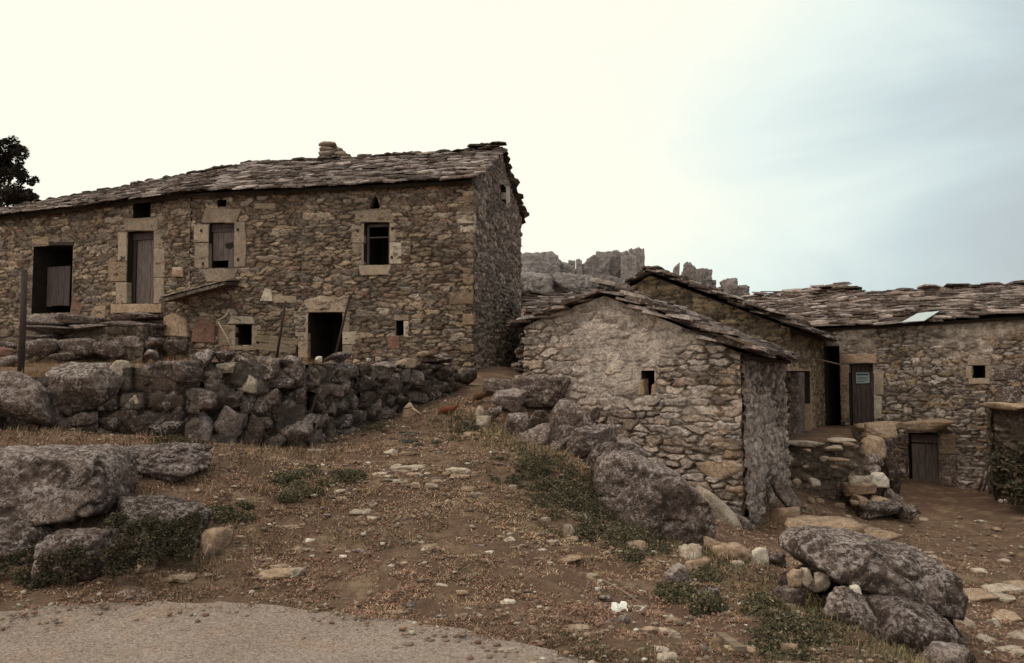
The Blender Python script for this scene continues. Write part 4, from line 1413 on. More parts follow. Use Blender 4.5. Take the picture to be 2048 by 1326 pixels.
for q in range(3):
    c = at(1668, 586 - q * 4, 23.6)
    ridge_slabs(m, [c + Vector((-.55 + q * .12, .3, 0)), c + Vector((.45 - q * .1, -.15, 0))], 64 + q, .5, zup=0)
rR = m.build('roof', M['slate'], hr)
deck('roof_boarding', [(ext(E0r, RL, .25), RL, RR1, ext(E1r, RR1, .25)), (bR0, RL, RR1, bR1)], hr, th=.07)
# pale sheet patch lying on the right roof
a0 = E0r; nrm = (E1r - E0r).cross(RL - E0r).normalized()
if nrm.z < 0: nrm = -nrm


def onroof(px, py, lift):
    a, b, c = ray(px, py); d = Vector((a, b, c)); o = Vector((0, 0, CAM_Z))
    t = (a0 + nrm * lift - o).dot(nrm) / d.dot(nrm)
    return o + d * t


q = [onroof(*p, 0.16) for p in ((1803, 644), (1848, 641), (1878, 622), (1836, 626))]
V, F = prism([v - nrm * .015 for v in q], q)
mk('roof_patch', V, F, M['sheet'], rR)

# thin rail crossing the dark yard corner
V, F = tube([at(1618, 714, 20.2), at(1680, 729, 20.4)], [.022, .018], 7)
tag(mk('wooden_rail', V, F, M['wood_pale'], None, smooth=True), 'thin pale rail crossing the dark corner left of the door with the notice', 'rail')

# small outhouse between the long house and the barn, far back
oh = empty('outhouse', at(1110, 700, 21.5), 'small outhouse with a pale slab roof seen between the long house and the barn', 'outhouse')
o0 = at(1052, 624, 21.6); o1 = at(1215, 612, 20.6); t0_ = at(1050, 593, 23.2); t1_ = at(1215, 592, 22.8)
plo = Plane((o0.x, o0.y), (o1.x, o1.y))
masonry('wall', plo, 0, plo.L, 0.8, o0.z - .02, (.34, .16), 261, PAL_GABLE, M['wall'], oh, res=.05)
ploL = Plane((o0.x + .3, o0.y + 4), (o0.x, o0.y)); masonry('wall', ploL, 0, ploL.L, .8, o0.z, (.34, .16), 262, PAL_GABLE, M['wall'], oh, res=.1)
ploR = Plane((o1.x, o1.y), (o1.x + .3, o1.y + 4)); masonry('wall', ploR, 0, ploR.L, .8, o1.z, (.34, .16), 263, PAL_GABLE, M['wall'], oh, res=.1)
m = MB()
roof_slope(m, o0, o1, t0_, t1_, 71, bright=1.35, over=.25, expo=.16)
bk0 = t0_ + Vector((0.2, 2, -.5)); bk1 = t1_ + Vector((0.2, 2, -.5))
roof_slope(m, bk1, bk0, t1_, t0_, 72, over=.2, expo=.25)
m.build('roof', M['slate'], oh)
deck('roof_boarding', [(o0, t0_, t1_, o1), (bk0, t0_, t1_, bk1)], oh)

# ================================================================== landing, steps and yard masonry on the right
st = empty('stone_steps', at(1640, 990, 15.8), 'rough stone steps and rubble rising to the landing between barn and cottage', 'steps')
ps = Plane(at(1535, 900, 16.2), at(1722, 900, 16.4))
masonry('riser_wall', ps, 0, ps.L, -1.2, .30, (.34, .15), 271, [(.10, .072, .052), (.14, .10, .075), (.08, .055, .04)], M['wall'], st, res=.03, relief=.08, joint=.04, batter=.25)
rs_ = random.Random(14)
for i, (b, Y, mt) in enumerate((((1562, 880, 1642, 893), 16.1, 'rockpale'), ((1654, 876, 1712, 886), 16.1, 'rockpale'), ((1648, 890, 1690, 902), 15.9, 'rockpale'), ((1684, 884, 1708, 893), 15.9, 'rocktan'),
                                ((1605, 898, 1622, 904), 15.7, 'rocktan'), ((1640, 912, 1655, 923), 15.6, 'rockpale'), ((1656, 915, 1697, 922), 15.6, 'rocktan'), ((1605, 930, 1616, 936), 15.5, 'rocktan'), ((1575, 914, 1588, 922), 15.6, 'rocktan'),
                                ((1660, 930, 1676, 936), 15.5, 'rocktan'), ((1618, 956, 1639, 972), 15.2, 'rockpale'), ((1584, 958, 1600, 970), 15.1, 'rocktan'), ((1615, 994, 1630, 1008), 14.8, 'rocktan'), ((1632, 996, 1648, 1008), 14.8, 'rocktan'), ((1700, 1000, 1716, 1012), 14.8, 'rocktan'))):
    rock_px('stone', b, Y, 500 + i, M[mt], parent=st, depth=.45 if b[2] - b[0] > 30 else .15, sub=3, rough=.05)
sw_ = empty('stair_wall', at(1745, 1010, 16.2), 'tumbledown pier of stacked stones beside the low cellar door', 'wall')
for i, (b, Y, mt) in enumerate((((1722, 872, 1770, 912), 16.6, 'rocktan'), ((1728, 846, 1790, 872), 17.2, 'rocktan'), ((1726, 908, 1766, 938), 16.4, 'rock'), ((1732, 930, 1762, 950), 16.2, 'rock'),
                                ((1735, 944, 1767, 968), 16.0, 'rockwhite'), ((1692, 952, 1740, 967), 15.8, 'rockpale'), ((1692, 966, 1748, 988), 15.7, 'rocktan'), ((1740, 965, 1768, 1000), 16.1, 'rockdark'),
                                ((1710, 990, 1732, 1006), 15.5, 'rocktan'), ((1738, 994, 1772, 1006), 15.6, 'rocktan'), ((1783, 990, 1806, 1015), 15.6, 'rock'), ((1768, 978, 1786, 1010), 15.8, 'rockdark'),
                                ((1715, 1002, 1800, 1030), 15.4, 'rockdark'), ((1795, 1010, 1826, 1030), 15.4, 'rockdark'), ((1765, 880, 1800, 990), 18.2, 'rockdark'))):
    rock_px('stone', b, Y, 530 + i, M[mt], parent=sw_, depth=.5, sub=4, rough=.11, facets=8, sink=.04)
# raised block at the far right
fp = empty('stone_bench', at(2030, 990, 17), 'dark stone landing built out from the right end of the cottage wall', 'landing')
q0 = at(1990, 880, 17.5); q1 = at(2200, 880, 16.6)
plf = Plane(q0, q1); zt2 = at(2020, 812, 17.4).z
masonry('wall', plf, 0, plf.L, -1.5, zt2, (.4, .2), 281, [(.09, .065, .05), (.13, .095, .07), (.07, .05, .036)], M['wall'], fp, res=.035, relief=.09, joint=.05)
plf2 = Plane(q0 - plf.n * 1.6, q0); masonry('wall', plf2, 0, plf2.L, -1.5, zt2, (.4, .2), 282, [(.09, .065, .05), (.13, .095, .07)], M['wall'], fp, res=.05, relief=.08)
for i, (x0, x1) in enumerate(((1982, 2036), (2030, 2090), (2085, 2150), (2145, 2205))):
    rock_px('slab', (x0, 805, x1, 819), 17.2, 560 + i, M['rocktan'], parent=fp, depth=1.4, sub=3, rough=.04)

# ================================================================== LEFT DRY STONE WALL
dw = empty('dry_stone_wall', at(500, 890, 10.6), 'rough dry stone retaining wall of big weathered boulders along the left of the lane', 'wall')


def wall_plane(i):  # i-th segment of the wall line, left to right
    b, a = WALL_LINE[i], WALL_LINE[i + 1]
    return Plane(a, b)


PAL_DRY = [(.13, .098, .082), (.105, .078, .064), (.16, .125, .108), (.085, .06, .048), (.14, .11, .096)]
tops = [(-1400, 742), (-400, 745), (0, 752), (100, 745), (200, 738), (300, 728), (400, 712), (500, 716), (560, 712), (600, 716), (650, 722), (700, 722), (760, 728), (830, 726), (880, 722), (928, 742)]
ty = lambda px: np.interp(px, [t[0] for t in tops], [t[1] for t in tops])
for i in range(len(WALL_LINE) - 1):
    p = wall_plane(i)

    def topf(u, p=p):
        u = np.asarray(u, float)
        x = p.p0.x + p.d.x * u; y = p.p0.y + p.d.y * u
        px = 1024 + x / y * FPX
        z = CAM_Z + (755 - ty(px)) / FPX * y
        return z - .05 + .05 * fbm2(x * 3, y * 3, 61, 3)
    small = i <= 3
    masonry('rubble', p, 0, p.L, -0.3 if not small else .3, topf, (.34, .22) if small else (.42, .3), 290 + i, PAL_DRY, M['wall'], dw, res=.022 if small else .03, relief=.12, joint=.05, joint_col=(.05, .035, .025), wav=.08)
    # top of the wall, running back into the terrace
    us = np.arange(0, p.L + .08, .08); vs = np.linspace(0, .62, 9)
    U, Vv = np.meshgrid(us, vs, indexing='ij')
    x = p.p0.x + p.d.x * U - p.n.x * Vv; y = p.p0.y + p.d.y * U - p.n.y * Vv
    z = topf(U) * 1.0 + .03 * fbm2(x * 6, y * 6, 3, 3) - .004
    z = z * (1 - (Vv / .62) ** 2) + (gz(x, y) - .02) * (Vv / .62) ** 2
    mk('wall_top', np.stack([x, y, z], -1).reshape(-1, 3), grid_faces(len(us), len(vs)), M['ground'], dw, smooth=True)


def wall_Y(px):
    xs = []
    for i in range(len(WALL_LINE) - 1):
        xs.append(1024 + WALL_LINE[i].x / WALL_LINE[i].y * FPX)
    xs.append(1024 + WALL_LINE[-1].x / WALL_LINE[-1].y * FPX)
    return float(np.interp(px, xs[::-1], [w.y for w in WALL_LINE][::-1]))


WALL_ST = [((-40, 750, 104, 846), 'rock'), ((106, 729, 236, 822), 'rock'), ((-150, 748, -36, 850), 'rock'), ((222, 722, 254, 757), 'rockpale'), ((319, 723, 404, 772), 'rock'), ((382, 699, 428, 736), 'rock'), ((301, 769, 348, 827), 'rock'), ((407, 735, 442, 780), 'rock'),
           ((249, 787, 287, 815), 'rockpale'), ((250, 812, 282, 844), 'rock'), ((130, 826, 197, 858), 'rock'), ((210, 799, 238, 830), 'rockdark'), ((439, 724, 474, 746), 'rockpale'), ((464, 741, 518, 787), 'rockpale'), ((371, 777, 436, 818), 'rock'),
           ((434, 781, 487, 818), 'rockdark'), ((364, 815, 425, 891), 'rockpale2'), ((427, 813, 485, 891), 'rockpale2'), ((484, 824, 533, 891), 'rockdark'), ((508, 778, 563, 842), 'rock'), ((503, 713, 561, 766), 'rock'), ((553, 711, 609, 776), 'rock'),
           ((548, 829, 626, 897), 'rock'), ((519, 754, 592, 777), 'rockdark'), ((602, 737, 642, 772), 'rock'), ((290, 842, 368, 880), 'rockdark'), ((556, 774, 612, 830), 'rockdark'), ((610, 772, 650, 820), 'rock'), ((615, 820, 660, 872), 'rockdark'),
           ((649, 704, 700, 727), 'rockdark'), ((643, 719, 709, 757), 'rock'), ((686, 782, 717, 820), 'rock'), ((729, 791, 764, 828), 'rock'), ((834, 702, 872, 713), 'rocktan'), ((866, 706, 908, 720), 'rock'), ((840, 712, 905, 728), 'rockdark'), ((884, 751, 907, 782), 'rockpale'),
           ((905, 735, 955, 775), 'rockdark'), ((740, 722, 790, 745), 'rock'), ((790, 716, 836, 738), 'rocktan'), ((705, 724, 745, 752), 'rock'), ((655, 757, 700, 790), 'rock'), ((700, 750, 750, 785), 'rockdark'), ((750, 745, 800, 790), 'rock'), ((800, 738, 850, 778), 'rock'), ((770, 785, 815, 815), 'rockdark'),
           ((840, 770, 885, 808), 'rockdark'), ((855, 728, 905, 755), 'rock'), ((745, 818, 790, 838), 'rockdark'), ((660, 828, 705, 862), 'rockdark'), ((612, 868, 650, 895), 'rockdark'), ((-260, 755, -150, 850), 'rock'), ((240, 830, 300, 868), 'rockdark'), ((196, 836, 244, 866), 'rockdark'), ((100, 845, 140, 872), 'rockdark'),
           ((284, 726, 322, 770), 'rockdark'), ((345, 765, 375, 800), 'rockdark'), ((436, 700, 470, 726), 'rockdark'), ((470, 712, 505, 742), 'rock'), ((486, 785, 512, 828), 'rockdark'), ((290, 700, 314, 716), 'rock'), ((346, 800, 372, 850), 'rockdark')]
M['rockpale2'] = stone_mat('lichened_granite', (0.27, 0.22, 0.20), 0.7, (0.50, 0.44, 0.41), 0.7, 2.6, 1.0, 0.55, 0.045, toplit_lichen=.5)
for i, (b, mt) in enumerate(WALL_ST):
    Y = wall_Y((b[0] + b[2]) / 2)
    big = (b[2] - b[0]) > 60
    dp = max(.3, min(.7, (b[2] - b[0]) / FPX * Y * .9))
    rock_px('stone', b, Y - 0.02, 600 + i, M[mt], parent=dw, sub=4 if big or Y < 11.5 else 3, depth=dp, rough=.10, facets=11)

# single things on and behind the wall
tag(rock_px('stone', (631, 712, 644, 725), 11.6, 670, M['rockwhite'], 'bright white stone on top of the wall before the lower house door', 'stone', sub=4, facets=5, rough=.25))
tag(rock_px('stone', (733, 716, 741, 724), 13.0, 671, M['rockwhite'], 'small white stone on the wall top, left one of a close pair', 'stone', sub=4, facets=5, rough=.25))
tag(rock_px('stone', (750, 713, 762, 725), 13.3, 672, M['rockpale'], 'larger cream stone on the wall top, right one of a close pair', 'stone', sub=4, facets=5, rough=.25))
tag(rock_px('stone', (-10, 684, 34, 700), 18.5, 673, M['rock'], 'flat grey slab on top of the heap behind the dark post', 'stone', sub=3))
tag(rock_px('stone', (-14, 712, 38, 734), 17.5, 674, M['rock'], 'lower grey block of the heap behind the dark post', 'stone', sub=3))
tag(rock_px('stone', (-16, 694, 30, 714), 18.0, 675, M['rockred'], 'rust coloured block between the grey slabs behind the dark post', 'stone', sub=3))
V, F = tube([at(49, 540, 10.4), at(46, 640, 10.35), at(41, 752, 10.3)], [.036, .038, .042], 9)
tag(mk('fence_post', V, F, M['wood_dark'], None, smooth=True), 'tall dark wooden post standing behind the wall at far left', 'post')
V, F = tube([at(571, 603, 11.6), at(563, 655, 11.5), at(553, 716, 11.4)], [.017, .018, .019], 7)
tag(mk('iron_bar', V, F, M['iron'], None, smooth=True), 'thin rusty iron bar leaning upright on the wall corner in front of the planks', 'iron bar')
V, F = tube([pl1.pt(*pl1.hit(703, 592), .12), pl1.pt(*pl1.hit(697, 640), .3), pl1.pt(*pl1.hit(686, 718), .55)], [.03, .032, .034], 7)
tag(mk('pole', V, F, M['wood_dark'], None, smooth=True), 'dark wooden pole leaning beside the lower doorway of the long house', 'pole')
V, F = tube([at(436, 643, 19.6), at(452, 672, 19.5), at(472, 712, 19.4)], [.016, .018, .018], 6)
tag(mk('stick', V, F, M['rope'], None, smooth=True), 'thin pale stick leaning left of the small square window', 'stick')
V, F = tube([at(435, 641, 20.0), at(446, 636, 20.0), at(453, 630, 20.05), at(457, 619, 20.1), at(462, 629, 20.1), at(470, 636, 20.15), at(482, 641, 20.3)], [.02, .02, .02, .014, .02, .02, .018], 6)
tag(mk('rope', V, F, M['rope'], None, smooth=True), 'pale rope looped over a peg above the small square window', 'rope')
bn = empty('plank_rack', at(552, 718, 19.0), 'low rack of two pale planks beside the lower doorway', 'rack')
for i, pp in enumerate((((511, 670), (596, 677), (595, 691), (508, 682)), ((509, 687), (592, 692), (590, 706), (506, 698)))):
    P1 = [at(*p, 18.9) for p in pp]; V, F = prism(P1, [v + Vector((0, .05, 0)) for v in P1])
    mk('plank', V, F, M['wood_pale'], bn)
for x in (512, 590):
    P1 = [at(x, 672, 18.97), at(x + 5, 672, 18.97), at(x + 5, 735, 18.97), at(x, 735, 18.97)]; V, F = prism(P1, [v + Vector((0, .07, 0)) for v in P1])
    mk('leg', V, F, M['wood_dark'], bn)

# ================================================================== BOULDERS
rock_outline('boulder', [(-90, 905), (10, 892), (150, 890), (225, 893), (242, 920), (250, 985), (240, 1018), (120, 1040), (0, 1056), (-90, 1060)], 7.0, 1.1, 81, M['rockdark2'] if 'rockdark2' in M else M['rock'],
             'huge flat topped lichen covered boulder at the left edge of the photo', sub=6, rough=.05, p=18)
rock_px('boulder', (238, 893, 416, 968), 7.9, 82, M['rockdark'], 'long low dark boulder right of the huge flat topped one', 'boulder', sub=5, depth=.7, elong=(2.3, 1, 1), roll=R(-4), rough=.12)
rock_px('boulder', (212, 1004, 392, 1112), 6.75, 83, M['rockdark'], 'dark boulder with lichened crest half buried in weeds below the long low one', 'boulder', sub=5, depth=.7, sink=.08, rough=.14)
rock_px('boulder', (82, 1066, 214, 1180), 6.25, 84, M['rockdark'], 'rounded dark mossy boulder low at the left of the bank', 'boulder', sub=5, depth=.55, sink=.05, rough=.12)
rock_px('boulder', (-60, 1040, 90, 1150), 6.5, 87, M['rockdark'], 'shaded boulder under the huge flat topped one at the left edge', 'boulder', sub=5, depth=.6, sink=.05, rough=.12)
rock_px('rock', (386, 1058, 462, 1124), 6.75, 85, M['rocktan'], 'pale knobbly rock at the right foot of the weedy boulder', 'rock', sub=4, sink=.06, rough=.16)
rock_px('rock', (270, 1110, 312, 1140), 6.35, 86, M['rocktan'], 'small tan rock below the weedy boulder', 'rock', sub=4, sink=.03, rough=.14)

# row of boulders between the lane and the barn
ROW = [((965, 756, 1034, 786), 15.0, 'rock', 'angular grey rock at the top end of the boulder row near the house corner'),
       ((1024, 750, 1150, 806), 14.3, 'rock', 'broad flat slab against the left end of the barn wall'),
       ((980, 776, 1056, 814), 13.6, 'rockpale2', 'grey boulder below the broad flat slab at the head of the row'),
       ((950, 811, 968, 832), 13.3, 'rockpale', 'small bluish white stone at the head of the boulder row'),
       ((952, 831, 982, 868), 12.4, 'rockpale', 'upright pitted pale stone standing in weeds at the lane edge'),
       ((1006, 824, 1058, 880), 11.9, 'rock', 'rounded boulder with a yellowish flat top right of the pitted pale stone'),
       ((1056, 820, 1098, 852), 12.7, 'rockdark', 'dark rock wedged between the rounded boulder and the pointed boulder'),
       ((1036, 846, 1108, 916), 11.2, 'rock', 'dark speckled boulder in front of the pointed boulder'),
       ((1118, 848, 1236, 922), 11.0, 'rock', 'wide dark boulder below the pointed boulder'),
       ((1172, 884, 1246, 950), 10.5, 'rockdark', 'dark boulder behind the left end of the largest boulder'),
       ((1208, 876, 1296, 912), 11.0, 'rockpale2', 'thin grey slab resting behind the largest boulder'),
       ((1180, 812, 1200, 838), 12.9, 'rock', 'small rock right of the pointed boulder against the barn'),
       ((935, 865, 958, 880), 12.0, 'rockpale', 'pale stone in weeds below the pitted pale stone'),
       ((964, 874, 998, 896), 11.6, 'rockpale', 'rounded pale stone at the lane edge below the rounded boulder'),
       ((975, 812, 1004, 832), 12.9, 'rockdark', 'small dark rock left of the rounded boulder'),
       ((905, 826, 935, 842), 13.6, 'rocktan', 'tan stone at the lane edge beside the russet hen'),
       ((1100, 880, 1135, 915), 10.9, 'rockdark', 'dark rock filling the gap left of the wide dark boulder')]
for i, (b, Y, mt, lb) in enumerate(ROW):
    w = b[2] - b[0]
    rock_px('boulder' if w > 60 else 'rock', b, Y, 800 + i, M[mt], lb, 'boulder' if w > 60 else 'rock', 'boulders between the lane and the barn', sub=5 if w > 50 else 4, sink=.12 if w > 40 else .04, rough=.10, facets=10, depth=(b[2] - b[0]) / FPX * Y * .8)
rock_outline('boulder', [(1101, 850), (1104, 822), (1118, 800), (1130, 797), (1158, 808), (1184, 838), (1188, 858), (1170, 872), (1130, 885), (1108, 878)], 11.9, .55, 91, M['rock'], 'pointed triangular boulder leaning in the row before the barn', group='boulders between the lane and the barn')
rock_outline('boulder', [(1184, 985), (1190, 928), (1206, 906), (1262, 902), (1322, 920), (1350, 946), (1402, 968), (1416, 984), (1420, 1050), (1412, 1112), (1300, 1110), (1222, 1060)], 9.45, 1.2, 92, M['rock'], 'largest boulder of the row, speckled with white lichen, below the barn gable', group='boulders between the lane and the barn', sub=6, rough=.055, p=22)
# the overhanging boulder and its neighbours
rock_outline('boulder', [(1570, 1104), (1573, 1076), (1604, 1060), (1700, 1063), (1775, 1077), (1846, 1093), (1888, 1126), (1898, 1160), (1884, 1206), (1850, 1226), (1780, 1204), (1700, 1166), (1640, 1132), (1580, 1118)], 6.8, 1.1, 93, M['rock'], 'long overhanging boulder propped above the path at lower right', sub=6, rough=.055, p=20)
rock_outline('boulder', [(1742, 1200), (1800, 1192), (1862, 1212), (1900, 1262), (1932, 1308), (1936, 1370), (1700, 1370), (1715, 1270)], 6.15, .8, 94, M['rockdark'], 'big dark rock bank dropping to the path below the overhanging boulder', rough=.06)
CLU = [((1572, 1040, 1712, 1085), 9.4, 'rocktan', 'flat tan bedrock showing behind the overhanging boulder', 4),
       ((1690, 1058, 1800, 1086), 9.0, 'rocktan', 'low ridge of bedrock behind the right half of the overhanging boulder', 4),
       ((1650, 1186, 1746, 1275), 6.0, 'rock', 'dark wedge shaped rock with a pale crest under the overhanging boulder', 5),
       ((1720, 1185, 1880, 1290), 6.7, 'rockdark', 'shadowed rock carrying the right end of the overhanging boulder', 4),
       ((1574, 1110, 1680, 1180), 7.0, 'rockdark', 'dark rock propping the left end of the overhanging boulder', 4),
       ((1548, 1176, 1602, 1216), 6.1, 'rock', 'grey rock among weeds left of the wedge shaped rock', 4),
       ((1574, 1138, 1602, 1160), 6.4, 'rocktan', 'small knobbly tan stone under the left end of the overhanging boulder', 3),
       ((1600, 1136, 1624, 1158), 6.4, 'rockpale', 'small pale stone under the left end of the overhanging boulder', 3),
       ((1628, 1146, 1656, 1172), 6.4, 'rockpale', 'rounded pale stone tucked under the middle of the overhanging boulder', 3),
       ((1700, 1172, 1722, 1192), 6.2, 'rockwhite', 'white stone perched on the crest of the wedge shaped rock', 3),
       ((1326, 1128, 1382, 1184), 6.3, 'rockpale2', 'grey pitted rock on the right of the lane below the tan block', 5),
       ((1374, 1116, 1420, 1156), 6.6, 'rocktan', 'squared tan block resting against the grey pitted rock', 4),
       ((1360, 1088, 1402, 1122), 7.0, 'rockpale', 'pale ochre rock behind the squared tan block', 4),
       ((1396, 1178, 1438, 1212), 6.1, 'rock', 'dull rock sunk in weeds below the squared tan block', 4),
       ((1352, 1196, 1378, 1214), 5.95, 'rocktan', 'small tan stone below the grey pitted rock', 3),
       ((1408, 1074, 1454, 1112), 7.6, 'rocktan', 'sandy rock behind and right of the pale ochre rock', 4),
       ((1426, 1088, 1498, 1122), 7.4, 'rocktan', 'long sandy slab left of the bright square stone', 4),
       ((1494, 1096, 1534, 1130), 7.3, 'rockwhite2', 'bright square stone left of the overhanging boulder', 4),
       ((1530, 1106, 1572, 1136), 7.2, 'rockdark', 'dark stone between the bright square stone and the overhanging boulder', 4),
       ((1458, 1122, 1488, 1136), 7.0, 'rockpale', 'flat pinkish stone below the long sandy slab', 3),
       ((1566, 1288, 1598, 1322), 5.0, 'rocktan', 'jagged tan stone near the bottom edge right of the plank', 3),
       ((1778, 1240, 1812, 1280), 5.7, 'rocktan', 'upright tan stone on the dark bank above the path', 4),
       ((1826, 1276, 1874, 1306), 5.6, 'rocktan', 'flat tan stone at the foot of the dark bank', 4),
       ((1844, 1294, 1926, 1345), 5.4, 'rockpale2', 'speckled grey rock at the bottom edge beside the path', 4),
       ((1206, 1230, 1258, 1260), 5.55, 'rock', 'grey stone half sunk below the white scrap', 4),
       ((1316, 1306, 1352, 1334), 4.8, 'rockpale', 'pale stone cut by the bottom edge below the lane', 4),
       ((1420, 1270, 1442, 1300), 5.1, 'rocktan', 'small tan stone left of the split plank', 3)]
M['rockwhite2'] = stone_mat('bright_limestone', (0.55, 0.50, 0.42), 0.3, (0.7, 0.66, 0.6), 0.2, 3.0, 0.6, 0.3, 0.015)
for i, (b, Y, mt, lb, sb) in enumerate(CLU):
    gp = ghit((b[0] + b[2]) / 2, min(b[3] - 2, 1340))
    if i not in (2, 3, 4, 6, 7, 8, 9): Y = gp.y + .08
    rock_px('rock', b, Y, 850 + i, M[mt], lb, 'rock', None, sub=max(4, sb), sink=.05, rough=.15, facets=8, depth=min((b[2] - b[0]) / FPX * Y * .8, .8))

# flat stones set in the right hand path
FL = [((1896, 1176, 1978, 1209), 'large pale flat slab in the right hand path'), ((1958, 1170, 2034, 1189), 'pale flat slab behind the large one in the right hand path'), ((1976, 1191, 2030, 1209), 'flat slab right of the large one in the path'),
      ((2018, 1166, 2064, 1182), 'flat slab cut by the right edge, farthest of the path slabs'), ((1946, 1272, 1986, 1292), 'oval flat stone low in the right hand path'), ((2022, 1268, 2066, 1290), 'flat stone at the right edge low in the path'),
      ((1986, 1228, 2042, 1244), 'thin flat stone midway down the right hand path'), ((1970, 1244, 1998, 1254), 'small light flat stone midway down the right hand path'), ((2000, 1292, 2050, 1322), 'flat slab in the bottom right corner of the photo'), ((1884, 1214, 1920, 1226), 'small flat stone just below the large slab of the path'),
      ((1940, 1140, 1975, 1150), 'flat stone in the earth above the path slabs'), ((1915, 1240, 1950, 1256), 'dull flat stone left of the small light one in the path')]
for i, (b, lb) in enumerate(FL):
    g0 = ghit((b[0] + b[2]) / 2, b[3] - 3)
    c = ghit((b[0] + b[2]) / 2, (b[1] + b[3]) / 2)
    w = (b[2] - b[0]) / FPX * c.y
    dpt = abs(ghit((b[0] + b[2]) / 2, b[1] + 1).y - g0.y) * .9 + .04
    rock_at('flat_stone', (c.x, c.y, c.z + .012), (w, min(dpt, w * 1.2), .09), 900 + i, M['rockpale' if i % 3 else 'rocktan'], 4, lb, 'stone', 'flat stones in the right hand path', rough=.07)

# stones of the lane that can be told apart
LN = [((775, 928, 852, 945), 'rockpale', 'long flat stone across the middle of the lane, left of a pair'), ((887, 931, 943, 949), 'rockpale', 'flat stone across the middle of the lane, right of a pair'), ((898, 949, 941, 958), 'rocktan', 'thin slab just below the right flat stone of the lane'),
      ((936, 916, 958, 930), 'rockpale', 'pale wedge stone above the right flat stone of the lane'), ((975, 963, 1007, 981), 'rockred', 'reddish stone at the right edge of the lane'), ((935, 978, 954, 996), 'rockpale', 'upright pale stone right of the lane centre'),
      ((1155, 1020, 1190, 1046), 'rockwhite2', 'bright stone among the weeds left of the largest boulder'), ((1127, 1038, 1150, 1072), 'rockpale', 'pale stone at the left edge of the big weed patch'), ((960, 1098, 987, 1115), 'rockwhite2', 'small bright stone alone on the lower lane'),
      ((1005, 1070, 1031, 1086), 'rockpale', 'pale stone above and right of the bright lone one'), ((1094, 1076, 1120, 1092), 'rockpale', 'pale stone left above the big half buried stone'), ((1108, 1090, 1142, 1108), 'rocktan', 'tan stone above the big half buried stone'),
      ((1112, 1110, 1165, 1128), 'rocktan', 'big half buried tan stone on the right of the lower lane'), ((676, 1108, 695, 1122), 'rockwhite', 'small white stone left on the lower lane'), ((578, 1129, 608, 1155), 'rockpale', 'round pale stone near the left foot of the lane'),
      ((513, 1050, 612, 1064), 'rocktan', 'long straight slab sunk left of the lane'), ((608, 1073, 630, 1090), 'rockwhite', 'white fragment right of the long sunk slab'), ((1007, 1195, 1033, 1215), 'rockwhite2', 'bright stone low on the lane above the road edge'),
      ((918, 1224, 936, 1238), 'rockpale', 'small pale stone at the road edge'), ((995, 1292, 1046, 1312), 'rockpale', 'flat pale stone lying on the road edge'), ((1276, 1252, 1320, 1272), 'rocktan', 'flat tan stone below the white bone, left piece'), ((1318, 1256, 1362, 1276), 'rockpale', 'flat pale stone below the white bone, right piece'),
      ((536, 1126, 578, 1140), 'rocktan', 'dull stone left of the round pale one'), ((512, 1136, 580, 1160), 'rocktan', 'flat layered stone below the round pale one'), ((563, 1092, 612, 1106), 'rocktan', 'thin dark slab below the long sunk slab'),
      ((316, 1152, 382, 1166), 'rocktan', 'thin flat slab at the lower left of the bank'), ((222, 1180, 300, 1200), 'rock', 'low grey rock at the road edge, leftmost'), ((1118, 1252, 1182, 1266), 'rocktan', 'flat dull stone by the road edge right of centre'), ((1035, 1146, 1062, 1158), 'rockpale', 'thin pale stone on the lower right of the lane'),
      ((1196, 1158, 1206, 1168), 'rockwhite', 'tiny white pebble at the upper end of the thin cane')]
for i, (b, mt, lb) in enumerate(LN):
    c = ghit((b[0] + b[2]) / 2, b[3] - 1)
    w = (b[2] - b[0]) / FPX * c.y; h = (b[3] - b[1]) / FPX * c.y
    rock_at('stone', (c.x, c.y + w * .3, c.z + h * .12), (w, w * .75, max(h * .95, .04)), 930 + i, M[mt], 4, lb, 'stone', None, rough=.17, facets=7)

# many similar loose stones
rs2 = random.Random(77)
cols = ['rockpale', 'rocktan', 'rocktan', 'rock', 'rockpale']
n = 0
ZONES = [((560, 900, 1040, 1000), 34, 'on the middle of the lane'), ((460, 1000, 1180, 1110), 42, 'on the lower lane above the bare dirt'), ((380, 1090, 1420, 1250), 56, 'on the dry turf near the road edge'), ((1180, 1180, 1700, 1320), 34, 'in the rough ground left of the overhanging boulder'),
         ((1590, 900, 1740, 1040), 34, 'on the slope below the stone steps'), ((1600, 1020, 2040, 1160), 44, 'in the cottage yard'), ((740, 945, 900, 975), 16, 'just below the long flat stone of the lane'), ((920, 800, 1010, 900), 10, 'at the head of the boulder row')]
LBL = {'rockpale': 'small pale loose stone ', 'rocktan': 'small tan loose stone ', 'rock': 'small grey loose stone '}
for z, cnt, where in ZONES:
    for _ in range(cnt):
        px = rs2.uniform(z[0], z[2]); py = rs2.uniform(z[1], z[3])
        c = ghit(px, py)
        if c.y < float(yedge(c.x)) + .1: continue
        s = rs2.choice([.03, .035, .04, .05, .055, .07, .10]) * rs2.uniform(.8, 1.2)
        if c.y > 9: s *= 1.3
        mt = rs2.choice(cols)
        rock_at('loose_stone', (c.x, c.y, c.z + s * .08), (s * rs2.uniform(1, 2.0), s * rs2.uniform(.8, 1.4), s * rs2.uniform(.4, .8)), 1100 + n, M[mt], 3 if s > .06 else 2, LBL[mt] + where, 'stone', 'loose stones scattered on the ground', rough=.14, facets=8)
        n += 1

